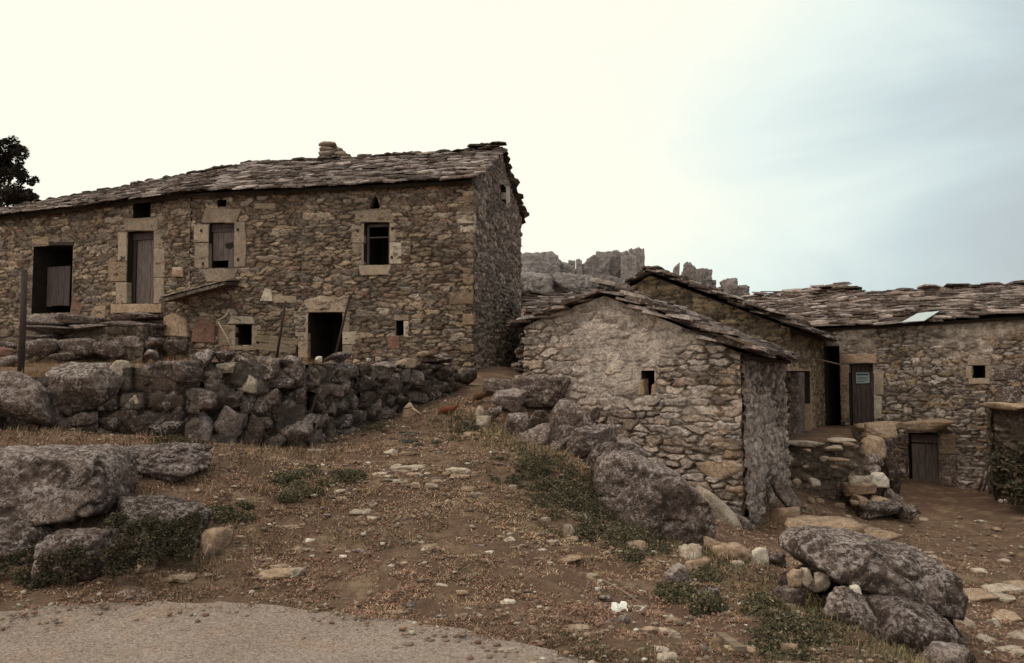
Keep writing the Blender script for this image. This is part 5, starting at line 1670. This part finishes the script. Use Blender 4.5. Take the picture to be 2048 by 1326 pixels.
# ================================================================== small left-behind things
c = ghit(1239, 1232)
mb = MB(); rw = random.Random(5)
V, F = rock_pts(43, 4, 6, .22, p=9, nfreq=1.3)
mn, mx = V.min(0), V.max(0)
V = (V - (mn + mx) / 2) / (mx - mn) * np.array((.115, .035, .095)); V[:, 1] += V[:, 2] * .5 + .012 * np.sin(V[:, 0] * 70)
V[:, 2] -= .02 * np.exp(-(V[:, 0] / .014) ** 2) * (V[:, 2] > 0.01)
mb.add(V + np.array((at(1239, 1217, c.y)[:])), F)
tag(mb.build('plastic_scrap', M['white']), 'torn white scrap stuck upright in the grass at lower right', 'litter')
pts = [ghit(1256, 1236), ghit(1268, 1231), ghit(1280, 1229), ghit(1288, 1222), ghit(1294, 1217)]
V, F = tube([p + Vector((0, 0, .02)) for p in pts], [.013, .008, .008, .007, .004], 8)
tag(mk('bone', V, F, M['rockwhite'], None, smooth=True), 'thin white curved bone lying right of the white scrap', 'bone')
a_ = ghit(1479, 1257); b_ = ghit(1513, 1263)
V, F = tube([a_ + Vector((0, 0, .02)), b_ + Vector((0, 0, .02))], [.010, .010], 10)
tag(mk('plastic_tube', V, F, M['white'], None, smooth=True), 'short straight white tube lying on the dirt at lower right', 'tube')
a_ = ghit(1440, 1276); b_ = ghit(1482, 1312)
d = (b_ - a_).normalized(); s_ = d.cross(Vector((0, 0, 1))).normalized() * .035
A1 = [a_ - s_ * .7, a_ + s_ * .7, a_ + s_ * .7 + Vector((0, 0, .035)), a_ - s_ * .7 + Vector((0, 0, .035))]
B1 = [b_ - s_, b_ + s_, b_ + s_ + Vector((0, 0, .05)), b_ - s_ + Vector((0, 0, .05))]
V, F = prism(A1, B1)
tag(mk('plank', V, F, M['wood_pale']), 'short split plank lying near the bottom edge right of centre', 'plank')
a_ = ghit(1203, 1166); b_ = ghit(1288, 1216)
V, F = tube([a_ + Vector((0, 0, .03)), a_.lerp(b_, .5) + Vector((0, 0, .035)), b_ + Vector((0, 0, .015))], [.004, .004, .003], 6)
tag(mk('cane', V, F, M['rope'], None, smooth=True), 'thin dry cane lying slanted above the white scrap', 'cane')
# crumpled sack beside the wall
c = ghit(818, 836)
k_ = c.y / FPX
V, F = rock_pts(61, 4, 7, .10, p=7, elong=(1, .8, 1))
V = V * np.array((16, 13, 17)) * k_
V[:, 0] += np.where(V[:, 2] < 0, -.15 * V[:, 2] * np.sign(-V[:, 0]) * 1.6, 0)
V[:, 0] *= 1 + .35 * np.clip(-V[:, 2] / (17 * k_), 0, 1) - .25 * np.clip(V[:, 2] / (17 * k_), 0, 1)
V += np.array((c.x, c.y + .1, c.z + 14 * k_))
sack = mk('sack', V, F, M['cloth'], None, smooth=True)
tag(sack, 'crumpled pinkish sack tied round the middle, lying at the foot of the wall', 'sack')
V, F = tube([at(822, 816, c.y), at(832, 822, c.y - .02), at(843, 829, c.y - .03)], [3 * k_, 2.6 * k_, 2 * k_], 7)
mk('flap', V, F, M['cloth'], sack, smooth=True)
V, F = tube([at(802, 818, c.y + .02), at(812, 817, c.y - .07), at(824, 815, c.y - .04)], [1.0 * k_] * 3, 6)
mk('tie', V, F, M['wood_dark'], sack, smooth=True)


def hen(loc, L, head_dir, mat, label, peck=True):
    """body, neck and head as one lofted surface; comb, legs and tail feathers as parts"""
    root = empty('hen', loc, label, 'hen', 'hens in the lane')
    hd_ = Vector((head_dir[0], head_dir[1], 0)).normalized(); s = L
    up = Vector((0, 0, 1)); sd = hd_.cross(up)
    if peck:
        sp = [(-.52, .50, .02, .03), (-.44, .46, .07, .06), (-.30, .36, .14, .13), (-.10, .30, .19, .17), (.10, .28, .18, .17), (.24, .27, .14, .14), (.33, .22, .085, .09), (.39, .15, .06, .065), (.43, .08, .05, .055), (.46, .04, .035, .04), (.50, .015, .008, .01)]
    else:
        sp = [(-.46, .56, .02, .03), (-.40, .50, .07, .07), (-.28, .40, .14, .13), (-.10, .34, .19, .18), (.08, .33, .18, .18), (.20, .38, .13, .15), (.27, .48, .08, .09), (.31, .58, .055, .06), (.34, .65, .055, .055), (.39, .66, .035, .035), (.46, .645, .008, .01)]
    V = []; F = []; n_ = 12
    for i, (a, z, rw_, rh) in enumerate(sp):
        a2, z2 = sp[min(i + 1, len(sp) - 1)][:2]; a1, z1 = sp[max(i - 1, 0)][:2]
        t = Vector((a2 - a1, z2 - z1)).normalized()
        for k in range(n_):
            an = 2 * math.pi * k / n_
            o = math.sin(an) * rh
            V.append(Vector(loc) + hd_ * ((a - t.y * o) * s) + up * ((z + t.x * o) * s) + sd * (math.cos(an) * rw_ * s))
    for i in range(len(sp) - 1):
        for k in range(n_):
            F.append((i * n_ + k, i * n_ + (k + 1) % n_, (i + 1) * n_ + (k + 1) % n_, (i + 1) * n_ + k))
    F.append(tuple(range(n_))[::-1]); F.append(tuple(range((len(sp) - 1) * n_, len(sp) * n_)))
    mk('body', V, F, mat, root, smooth=True)
    hx = .44 if peck else .34; hz = .11 if peck else .71
    q = [(hx - .04, hz - .02), (hx + .05, hz - .02), (hx + .04, hz + .05), (hx + .01, hz + .03), (hx - .02, hz + .055)]
    V, F = prism([Vector(loc) + hd_ * (a * s) + up * (z * s) - sd * (.008 * s) for a, z in q], [Vector(loc) + hd_ * (a * s) + up * (z * s) + sd * (.008 * s) for a, z in q])
    mk('comb', V, F, M['comb'], root)
    for k in (-1, 1):
        P = [Vector(loc) + sd * (k * .07 * s) + hd_ * (.02 * s) + up * (.2 * s), Vector(loc) + sd * (k * .07 * s) - hd_ * (.01 * s) + up * (.1 * s), Vector(loc) + sd * (k * .07 * s) + hd_ * (.02 * s) + up * (.01 * s), Vector(loc) + sd * (k * .07 * s) + hd_ * (.1 * s) + up * (.004 * s)]
        V, F = tube(P, [.03 * s, .016 * s, .014 * s, .008 * s], 7); mk('leg', V, F, M['henleg'], root, smooth=True)
    tb = MB()
    for k in range(5):
        a = (k - 2) * .12; zt = sp[0][1]
        b0 = Vector(loc) + hd_ * (-.40 * s) + up * ((zt - .06) * s); dd = (hd_ * -1 * math.cos(.7) + up * math.sin(.7 + .1 * k) + sd * a).normalized()
        w_ = sd * (.035 * s)
        V, F = prism([b0 - w_, b0 + w_, b0 + dd * (.2 * s) + w_ * .6, b0 + dd * (.2 * s) - w_ * .6], [v + hd_ * (.012 * s) for v in (b0 - w_, b0 + w_, b0 + dd * (.2 * s) + w_ * .6, b0 + dd * (.2 * s) - w_ * .6)])
        tb.add(V, F)
    tb.build('tail', mat, root)
    return root


c = ghit(895, 832)
hen((c.x, c.y, c.z), .36, (-1, -.2), M['hen'], 'russet hen bending down at the top of the lane near the sack', True)
c = ghit(958, 808)
hen((c.x, c.y, c.z + .02), .38, (-.6, -.8), M['hen2'], 'dark brown hen standing among rocks below the house corner', True)

# short ladder of pale rungs leaning in the dark corner at right
ld = empty('ladder', at(1975, 985, 17.6), 'short ladder with pale rungs leaning in the dark corner at far right', 'ladder')
for dx in (-9, 9):
    V, F = tube([at(1962 + dx * .5, 982, 17.3), at(1985 + dx * .5, 915, 17.7)], [.022, .02], 6); mk('rail', V, F, M['wood_dark'], ld, smooth=True)
for i, (x, y) in enumerate(((1959, 964), (1972, 950), (1981, 936), (1986, 926))):
    V, F = tube([at(x - 3, y + 9, 17.25), at(x + 1, y - 8, 17.3)], [.03, .026], 6); mk('rung', V, F, M['wood_pale'], ld, smooth=True)
for i, (b, lb) in enumerate((((1997, 997, 2008, 1006), 'pinkish white scrap by the dark bush, left of two'), ((2008, 998, 2018, 1006), 'pinkish white scrap by the dark bush, right of two'))):
    c = ghit((b[0] + b[2]) / 2, b[3])
    rock_at('stone', (c.x, c.y, c.z + .04), (.11, .08, .09), 990 + i, M['rockwhite2'], 3, lb, 'stone')

# ================================================================== VEGETATION
def leaf_cloud(name, centres, radii, n, size, cols, seed, parent=None, label=None, cat=None, group=None, kind=None, flatness=.6, hang=0.0, pw=0.6, aspect=2.2):
    """many small leaf faces spread through ellipsoids"""
    rs = np.random.RandomState(seed)
    centres = np.array([list(c) for c in centres]); radii = np.array(radii, float)
    w = radii.prod(1) ** pw; w /= w.sum()
    k = rs.choice(len(centres), n, p=w)
    d = rs.normal(size=(n, 3)); d /= np.linalg.norm(d, axis=1)[:, None]
    rr = rs.uniform(0.25, 1.0, n) ** .5
    P = centres[k] + d * rr[:, None] * radii[k]
    # orientation
    t = rs.normal(size=(n, 3)); t[:, 2] *= flatness; t[:, 2] -= hang; t /= np.linalg.norm(t, axis=1)[:, None]
    u = np.cross(t, rs.normal(size=(n, 3))); u /= np.linalg.norm(u, axis=1)[:, None]
    s = size * rs.uniform(.6, 1.4, n)[:, None]
    a = P - t * s * aspect / 2; b = P + u * s / 2; c = P + t * s * aspect / 2; e_ = P - u * s / 2
    V = np.stack([a, b, c, e_], 1).reshape(-1, 3)
    F = np.arange(4 * n).reshape(n, 4)
    ca = np.array(cols)[rs.randint(0, len(cols), n)] * rs.uniform(.7, 1.3, n)[:, None]
    ca = ca * (0.75 + .5 * h01((k % 977), 3, seed))[:, None]
    col = np.repeat(ca, 4, 0)
    o = mk(name, V, F, M['leaf'], parent, col)
    return tag(o, label, cat, group, kind)


GREEN = [(.105, .095, .055), (.085, .08, .045), (.13, .115, .068), (.17, .13, .08), (.07, .066, .04), (.24, .17, .10)]
BLUEG = [(.085, .090, .072), (.06, .07, .055), (.11, .11, .09)]
DARKG = [(.065, .056, .036), (.085, .070, .045), (.045, .040, .027), (.12, .08, .05)]


def weed(box, n, cols, seed, label, h=None, size=.028, group='weed clumps along the lane'):
    x0, y0, x1, y1 = box
    rr = random.Random(seed)
    cs = []; rd = []
    lobes = int(max(8, (x1 - x0) * (y1 - y0) / 75))
    for i in range(lobes):
        a_ = rr.uniform(0, 6.28); q_ = rr.random() ** .62 * 1.12
        px = (x0 + x1) / 2 + (x1 - x0) / 2 * q_ * math.cos(a_); py = (y0 + y1) / 2 + 4 + (y1 - y0) / 2 * q_ * math.sin(a_)
        if float(vn2(px / 26., py / 13., seed)) < .36: continue
        g_ = ghit(px, py)
        r_ = .06 * rr.uniform(.4, 1.4) * (1.35 - .75 * q_)
        cs.append((g_.x, g_.y, g_.z + r_ * .25 * (h or 1))); rd.append((r_ * 1.5, r_ * 1.4, r_ * .9 * (h or 1)))
    return leaf_cloud('weed_clump', cs, rd, int(n * 3.6), size * .42, cols, seed, None, label, 'weeds', group, hang=-.35)


weed((555, 935, 665, 988), 2300, GREEN, 1, 'green weed clump on the left of the lane, middle one')
weed((430, 1006, 502, 1042), 1500, GREEN, 2, 'dark green weed clump at the top of the left bank')
weed((785, 862, 856, 888), 900, BLUEG, 3, 'bluish grey weed patch in the upper lane, left one', h=.5)
weed((866, 880, 922, 898), 700, BLUEG, 4, 'bluish grey weed patch in the upper lane, right one', h=.5)
weed((668, 838, 765, 868), 1800, GREEN, 5, 'green weeds along the foot of the wall, farther ones')
weed((896, 836, 960, 880), 2200, DARKG + GREEN, 6, 'dark weeds at the head of the boulder row', h=1.3)
weed((985, 885, 1150, 985), 5600, GREEN + DARKG, 7, 'wide green weed patch below the dark speckled boulder', h=1.0)
weed((1060, 935, 1250, 1068), 7600, GREEN + DARKG, 8, 'big weed patch left of the largest boulder', h=1.0)
weed((1190, 1030, 1345, 1112), 4600, GREEN + DARKG, 9, 'weeds under the front of the largest boulder', h=1.2)
weed((1318, 1168, 1386, 1204), 1800, GREEN, 10, 'green weed clump under the grey pitted rock')
weed((1390, 1196, 1442, 1234), 1700, GREEN + DARKG, 11, 'dark weed clump below the dull sunken rock')
weed((1478, 1190, 1556, 1228), 2200, GREEN, 12, 'green weeds on the dirt left of the grey rock')
weed((1500, 1226, 1690, 1320), 5200, GREEN + DARKG, 13, 'wide dark weed patch at the bottom right', h=1.1)
weed((1380, 1128, 1440, 1182), 1400, GREEN + [(.12, .095, .04)], 14, 'olive weeds right of the squared tan block')
rr = random.Random(15); cs = []; rd = []
for i in range(46):
    px = rr.uniform(222, 392); py = rr.uniform(1035, 1112); cs.append(at(px, py, 6.42 - .1 * (py - 1035) / 77)); rd.append((.07, .06, .055))
leaf_cloud('weed_clump', cs, rd, 8000, .012, DARKG + GREEN[:2], 15, None, 'weeds spilling over the half buried boulder on the left bank', 'weeds', 'weed clumps along the lane', hang=.3)
rr = random.Random(16); cs = []; rd = []
for i in range(40):
    px = rr.uniform(90, 300); py = rr.uniform(1110, 1172); cs.append(at(px, py - (px - 90) * .2, 6.0)); rd.append((.07, .06, .05))
leaf_cloud('weed_clump', cs, rd, 6000, .012, DARKG, 16, None, 'dark weeds in front of the rounded mossy boulder low on the left bank', 'weeds', 'weed clumps along the lane', hang=.3)
weed((0, 1090, 140, 1168), 3200, DARKG, 16, 'dark undergrowth at the foot of the left bank', h=1.0)
weed((640, 940, 735, 962), 900, GREEN, 17, 'sparse green weeds right of the middle weed clump')
weed((1240, 1100, 1282, 1140), 900, DARKG + GREEN, 18, 'small dark weed tuft right of the lower lane')
weed((1146, 1048, 1206, 1084), 1500, DARKG + GREEN, 19, 'dark weeds round the bright stone')
weed((1590, 1160, 1720, 1240), 2600, GREEN + [(.11, .085, .04)], 20, 'weeds under the overhanging boulder')
weed((1680, 1010, 1830, 1036), 1600, DARKG, 21, 'dark weeds at the foot of the stacked pier')
weed((300, 868, 420, 900), 1200, [(.10, .075, .035), (.06, .055, .03)], 22, 'dry olive weeds on top of the long low boulder')
weed((560, 985, 600, 1000), 600, GREEN, 23, 'small green tuft below the middle weed clump')
bc = ghit(2020, 1000)
cs = []; rd = []; rr = random.Random(8)
for i in range(26):
    p = at(rr.uniform(2012, 2130), rr.uniform(905, 988), rr.uniform(15.6, 16.8)); r_ = rr.uniform(.16, .34)
    cs.append(p); rd.append((r_, r_, r_ * .9))
bush = empty('bush', at(2050, 998, 16.4), 'dark bush in the yard corner at the right edge', 'bush')
leaf_cloud('crown', cs, rd, 9000, .05, DARKG, 60, bush)
mbs = MB()
for i in range(7):
    p0 = at(2050 + rr.uniform(-15, 15), 1000, 16.3); V, F = tube([p0, p0.lerp(Vector(cs[i]), .5) + Vector((.05, 0, .05)), Vector(cs[i])], [.03, .02, .01], 6); mbs.add(V, F)
mbs.build('stem', M['bark'], bush)

# the tree at the far left
tr = empty('tree', at(-20, 700, 33), 'dark leafy tree rising behind the roof at the far left', 'tree')
base = at(-30, 640, 33); base.z = 1.9
rr = random.Random(18)
mbs = MB()
top = at(-25, 300, 33)
V, F = tube([base, base.lerp(top, .4) + Vector((.15, 0, 0)), base.lerp(top, .75), top], [.26, .2, .12, .03], 9); mbs.add(V, F)
cs = []; rd = []
for i in range(150):
    a = rr.uniform(0, 6.28); py = rr.uniform(283, 415)
    wmax = 84 * math.sqrt(max(0.05, 1 - ((py - 350) / 82) ** 2))
    px = -22 + rr.uniform(-1, 1) * wmax; p = at(px, py, 33 + rr.uniform(-1.6, 1.6)); r_ = rr.choice((.10, .14, .2, .3, .4)) * rr.uniform(.8, 1.1)
    if r_ < .2: p = p + (p - at(-22, 350, 33)) * rr.uniform(.05, .22)
    cs.append(p); rd.append((r_, r_, r_ * .9))
    if i % 4 == 0:
        st_ = base.lerp(top, rr.uniform(.45, .9)); V, F = tube([st_, st_.lerp(p, .6) + Vector((0, 0, .1)), p], [.07, .04, .012], 5); mbs.add(V, F)
mbs.build('trunk', M['bark'], tr)
leaf_cloud('crown', cs, rd, 30000, .055, [(.028, .020, .016), (.035, .028, .018), (.02, .016, .012)], 61, tr, pw=.5)
# foliage of a lower bush at the left, in front of the far roof
leaf_cloud('hedge_bush', [at(40, 392, 31), at(20, 389, 31), at(58, 394, 31)], [(.35, .3, .2)] * 3, 1500, .07, [(.04, .028, .02), (.03, .022, .015)], 62, None, 'low dark bush under the tree behind the far roof', 'bush')


def ground_blades():
    rs = np.random.RandomState(4)
    parts = []

    def blades(n, xr, yr, length, tiltr, cols, mask=None, width=.0035, bias=1.6, seed=0):
        y = yr[0] + (yr[1] - yr[0]) * rs.uniform(0, 1, n) ** bias
        x = rs.uniform(-.70, .68, n) * y
        keep = (x > xr[0]) & (x < xr[1]) & (y > yedge(x) + rs.uniform(-.12, .1, n))
        keep &= sd_poly(x, y, TERR) < .05
        if mask is not None: keep &= mask(x, y)
        if n > 50000: keep &= fbm2(x * 6, y * 6, 301 + len(cols), 3) > rs.uniform(-2.2, .35, n)
        x, y = x[keep], y[keep]; m_ = len(x)
        z = gz(x, y) + .045 * fbm2(x * 1.7, y * 1.7, 31, 4) + .042 * fbm2(x * 6, y * 6, 41, 3, .6)
        az = rs.uniform(0, 6.28, m_); tl = rs.uniform(tiltr[0], tiltr[1], m_)
        L = length * rs.uniform(.5, 1.5, m_) * (1 + np.maximum(y - 7, 0) * .06)
        dx = np.cos(az) * np.sin(tl); dy = np.sin(az) * np.sin(tl); dz = np.cos(tl)
        w = width * rs.uniform(.7, 1.4, m_) * (1 + np.maximum(y - 6, 0) * .12)
        p0 = np.stack([x, y, z], 1); d = np.stack([dx, dy, dz], 1)
        s = np.stack([-np.sin(az + rs.uniform(-.6, .6, m_)), np.cos(az), np.zeros(m_)], 1)
        a = p0 - s * w[:, None]; b = p0 + s * w[:, None]
        mid = p0 + d * L[:, None] * .55; c = mid + s * w[:, None] * .7; e_ = mid - s * w[:, None] * .7
        d2 = d.copy(); d2[:, 2] -= .55; d2 /= np.linalg.norm(d2, axis=1)[:, None]
        tip = mid + d2 * L[:, None] * .45
        V = np.stack([a, b, c, e_, tip], 1).reshape(-1, 3)
        base_ = np.arange(m_)[:, None] * 5
        T = np.concatenate([base_ + np.array([[0, 1, 2]]), base_ + np.array([[0, 2, 3]]), base_ + np.array([[3, 2, 4]])], 1).reshape(-1, 3)
        patch = fbm2(x * 1.1, y * 1.1, 71, 4)
        cc = np.array(cols); idx = rs.randint(0, len(cols), m_)
        C = cc[idx] * rs.uniform(.65, 1.3, m_)[:, None] * (1 + .5 * patch)[:, None]
        return V, T, np.repeat(C, 5, 0)

    STRAW = [(.52, .38, .24), (.45, .31, .185), (.36, .235, .14), (.60, .47, .31)]
    BROWN = [(.30, .155, .105), (.37, .215, .145), (.21, .11, .075), (.45, .30, .205), (.14, .075, .05)]
    GR = [(.14, .13, .07), (.11, .105, .055), (.19, .15, .08)]
    lane = lambda x, y: fbm2(x * .9, y * .9, 81, 3) + .5 * np.exp(-((x + .5 - (y - 7) * .0) / 1.4) ** 2) > rs.uniform(-.1, .7, x.size)
    notright = lambda x, y: (x < 1.6 + .12 * y) | (rs.uniform(0, 1, x.size) < .5)
    ROWL = [(p.x, p.y) for p in (at(900, 850, 13.2), at(1000, 880, 11.6), at(1100, 930, 10.0), at(1200, 990, 9.3), at(1300, 1080, 8.9), at(1420, 1110, 8.3), at(1560, 1160, 6.6), at(1720, 1250, 5.8), at(1780, 1290, 5.3))]

    def rowd(x, y):
        d = np.full(x.shape, 9.)
        for (ax, ay), (bx_, by_) in zip(ROWL[:-1], ROWL[1:]):
            ex_, ey_ = bx_ - ax, by_ - ay
            t = np.clip(((x - ax) * ex_ + (y - ay) * ey_) / (ex_ ** 2 + ey_ ** 2), 0, 1)
            d = np.minimum(d, np.hypot(x - ax - t * ex_, y - ay - t * ey_))
        return d
    parts.append(blades(520000, (-6.5, 7), (4.2, 15), .032, (.8, 1.55), BROWN, notright, .0030))
    parts.append(blades(330000, (-6.5, 6), (4.2, 15), .034, (.7, 1.5), STRAW, lambda x, y: lane(x, y) & notright(x, y), .0022))
    parts.append(blades(70000, (-6.5, 7), (4.5, 15), .04, (.1, 1.1), GR, lambda x, y: (fbm2(x * 1.3 + 4, y * 1.3, 83, 3) > .12) & notright(x, y), .003))
    # dry tall grass on the left bank and beside rocks
    bank = lambda x, y: (x < -1.9 + .5 * fbm2(x, y, 99, 2)) & (fbm2(x * 1.7, y * 1.7, 85, 3) > -.15) & (y > 6.1)
    parts.append(blades(90000, (-2, 6), (4.8, 14), .08, (.1, 1.1), GR + [(.30, .21, .11), (.22, .14, .08)], lambda x, y: rowd(x, y) < .55 * rs.uniform(.2, 1.2, x.size), .0034, bias=1.2))
    parts.append(blades(36000, (-7, -1.4), (5.9, 11), .075, (.1, 1.0), [(.26, .16, .095), (.20, .11, .07), (.32, .22, .14), (.14, .10, .06)], bank, .003, bias=1))
    V = np.concatenate([p[0] for p in parts]); off = 0; T = []
    for p in parts:
        T.append(p[1] + off); off += len(p[0])
    o = mk('dry_grass', V, np.concatenate(T), M['leaf'], None, np.concatenate([p[2] for p in parts]), origin=(0, 0, 0))
    tag(o, kind='stuff')


ground_blades()


def terrace_grass():
    rs = np.random.RandomState(14)
    V = []; 
    n = 26000
    # along the wall line top and the terrace behind it
    y = rs.uniform(9, 21, n); x = rs.uniform(-.75, 0, n) * y
    d = sd_poly(x, y, TERR)
    # keep out of the house and its platform
    fr_ = (x - A_.x) * pl1.n.x + (y - A_.y) * pl1.n.y
    fr2 = (x - B_.x) * pl2.n.x + (y - B_.y) * pl2.n.y
    keep = (d > .1) & (fr_ > .1) & (fr2 > .9)
    keep &= (d < .9) | (rs.uniform(0, 1, n) < .45)
    x, y = x[keep], y[keep]; n = len(x)
    z = gz(x, y) - .01 + .03 * (sd_poly(x, y, TERR) < .5)
    az = rs.uniform(0, 6.28, n); tl = rs.uniform(.1, 1.2, n); L = rs.uniform(.05, .16, n)
    d_ = np.stack([np.cos(az) * np.sin(tl), np.sin(az) * np.sin(tl), np.cos(tl)], 1)
    s = np.stack([-np.sin(az), np.cos(az), np.zeros(n)], 1) * .005
    p = np.stack([x, y, z], 1)
    V = np.stack([p - s, p + s, p + d_ * L[:, None]], 1).reshape(-1, 3)
    F = np.arange(3 * n).reshape(n, 3)
    C = np.array([(.30, .16, .07), (.22, .11, .05), (.36, .22, .10), (.17, .10, .05)])[rs.randint(0, 4, n)] * rs.uniform(.7, 1.2, n)[:, None]
    o = mk('terrace_grass', V, F, M['leaf'], None, np.repeat(C, 3, 0), origin=(0, 0, 0))
    tag(o, kind='stuff')


terrace_grass()


def gravel():
    rs = np.random.RandomState(24)
    D, F = ico(1)
    n = 34000
    y = 4.3 + 11 * rs.uniform(0, 1, n) ** 1.7; x = rs.uniform(-.66, .68, n) * y
    keep = (y > yedge(x) - .25 - .5 * rs.uniform(0, 1, n) ** 4) & (sd_poly(x, y, TERR) < .0)
    dens = fbm2(x * 1.2, y * 1.2, 95, 4)
    keep &= dens > rs.uniform(-.6, .5, n)
    x, y = x[keep], y[keep]; n = len(x)
    z = gz(x, y) + .045 * fbm2(x * 1.7, y * 1.7, 31, 4) + .042 * fbm2(x * 6, y * 6, 41, 3, .6)
    s = .003 + .019 * rs.uniform(0, 1, n) ** 3.0 * (1 + np.maximum(y - 6, 0) * .1)
    sc_ = np.stack([s * rs.uniform(.8, 1.7, n), s * rs.uniform(.8, 1.5, n), s * rs.uniform(.4, .9, n)], 1)
    jit = 1 + .25 * rs.normal(size=(n, len(D), 1)).clip(-1.3, 1.3)
    V = D[None] * jit * sc_[:, None, :] + np.stack([x, y, z + .012], 1)[:, None, :]
    FF = (F[None] + (np.arange(n) * len(D))[:, None, None]).reshape(-1, 3)
    pal = np.array([(.40, .33, .25), (.28, .20, .14), (.20, .15, .12), (.55, .5, .42), (.24, .14, .10)])
    C = pal[rs.choice(5, n, p=[.14, .22, .30, .03, .31])] * rs.uniform(.7, 1.2, n)[:, None]
    o = mk('gravel', V.reshape(-1, 3), FF, M['pebble'], None, np.repeat(C, len(D), 0), origin=(0, 0, 0))
    tag(o, kind='stuff')


gravel()

# ================================================================== FAR CRAGS
CR = [((1020, 502, 1115, 600), 'dome of jointed granite on the ridge beside the long house corner'), ((1100, 520, 1160, 600), 'low granite hump right of the dome on the ridge'), ((1136, 518, 1151, 545), 'small knob of rock on the ridge, left of two'), ((1152, 516, 1166, 545), 'small knob of rock on the ridge, right of two'),
      ((1160, 510, 1215, 590), 'blocky granite mass in the middle of the ridge'), ((1195, 500, 1250, 590), 'highest broad granite mass left of the tower'), ((1240, 510, 1275, 590), 'steep rock shoulder against the tower'), ((1256, 494, 1289, 575), 'tall square granite tower on the ridge'),
      ((1226, 499, 1238, 515), 'round boulder capping the broad granite mass'), ((1345, 524, 1359, 550), 'thin standing rock finger above the gabled house roof'), ((1368, 523, 1402, 552), 'squared granite block crowning the middle outcrop'), ((1356, 536, 1416, 600), 'stepped granite outcrop behind the gabled house roof'),
      ((1442, 555, 1474, 590), 'rounded granite outcrop above the roof valley'), ((1430, 568, 1490, 605), 'broad base rock of the rounded outcrop'), ((1400, 560, 1432, 590), 'low broken rocks right of the stepped outcrop'), ((1040, 540, 1100, 590), 'lower grey slab face below the dome'), ((1110, 545, 1180, 590), 'lower broken face in the middle of the ridge'), ((1180, 550, 1250, 600), 'lower broken face below the highest mass')]
for i, (b, lb) in enumerate(CR):
    Y = 76 - (4 if i > 14 else 0) + (i % 3)
    b = (b[0], b[1], b[2], max(b[3], 600))
    c = at((b[0] + b[2]) / 2, (b[1] + b[3]) / 2, Y); k_ = Y / FPX
    w = (b[2] - b[0]) * k_ * 1.04; h = (b[3] - b[1]) * k_
    V, F = rock_pts(1500 + i, 5, 3 if w < 3.2 else 9, .15, p=30 if w < 3.2 else 10, nfreq=2.6)
    # vertical joints and ledges
    V[:, 0] += .035 * np.sign(fbm3(V * np.array((3, 3, 1)), 5, 2)); V[:, 2] += .025 * np.round(fbm3(V * 3.1, 9, 3) * 4) / 2
    mn, mx = V.min(0), V.max(0)
    V = (V - (mn + mx) / 2) / (mx - mn) * np.array((w * (1.22 if w > 2.4 else 1), w * .8, h)) + np.array(c)
    tag(mk('granite_outcrop', V, F, M['crag'], None, smooth=True), lb, 'rock outcrop', 'granite outcrops on the far ridge')
# scrub on the hill
rr = random.Random(31); cs = []; rd = []
for i in range(90):
    px = rr.uniform(1030, 1300); Y = rr.uniform(58, 74); x = (px - 1024) / FPX * Y
    r_ = rr.uniform(.3, .9); cs.append((x, Y, gz1(x, Y) + r_ * .2)); rd.append((r_ * 1.3, r_, r_ * .7))
leaf_cloud('hill_scrub', cs, rd, 16000, .16, [(.10, .085, .07), (.14, .115, .09), (.08, .065, .05)], 63, None, kind='stuff')
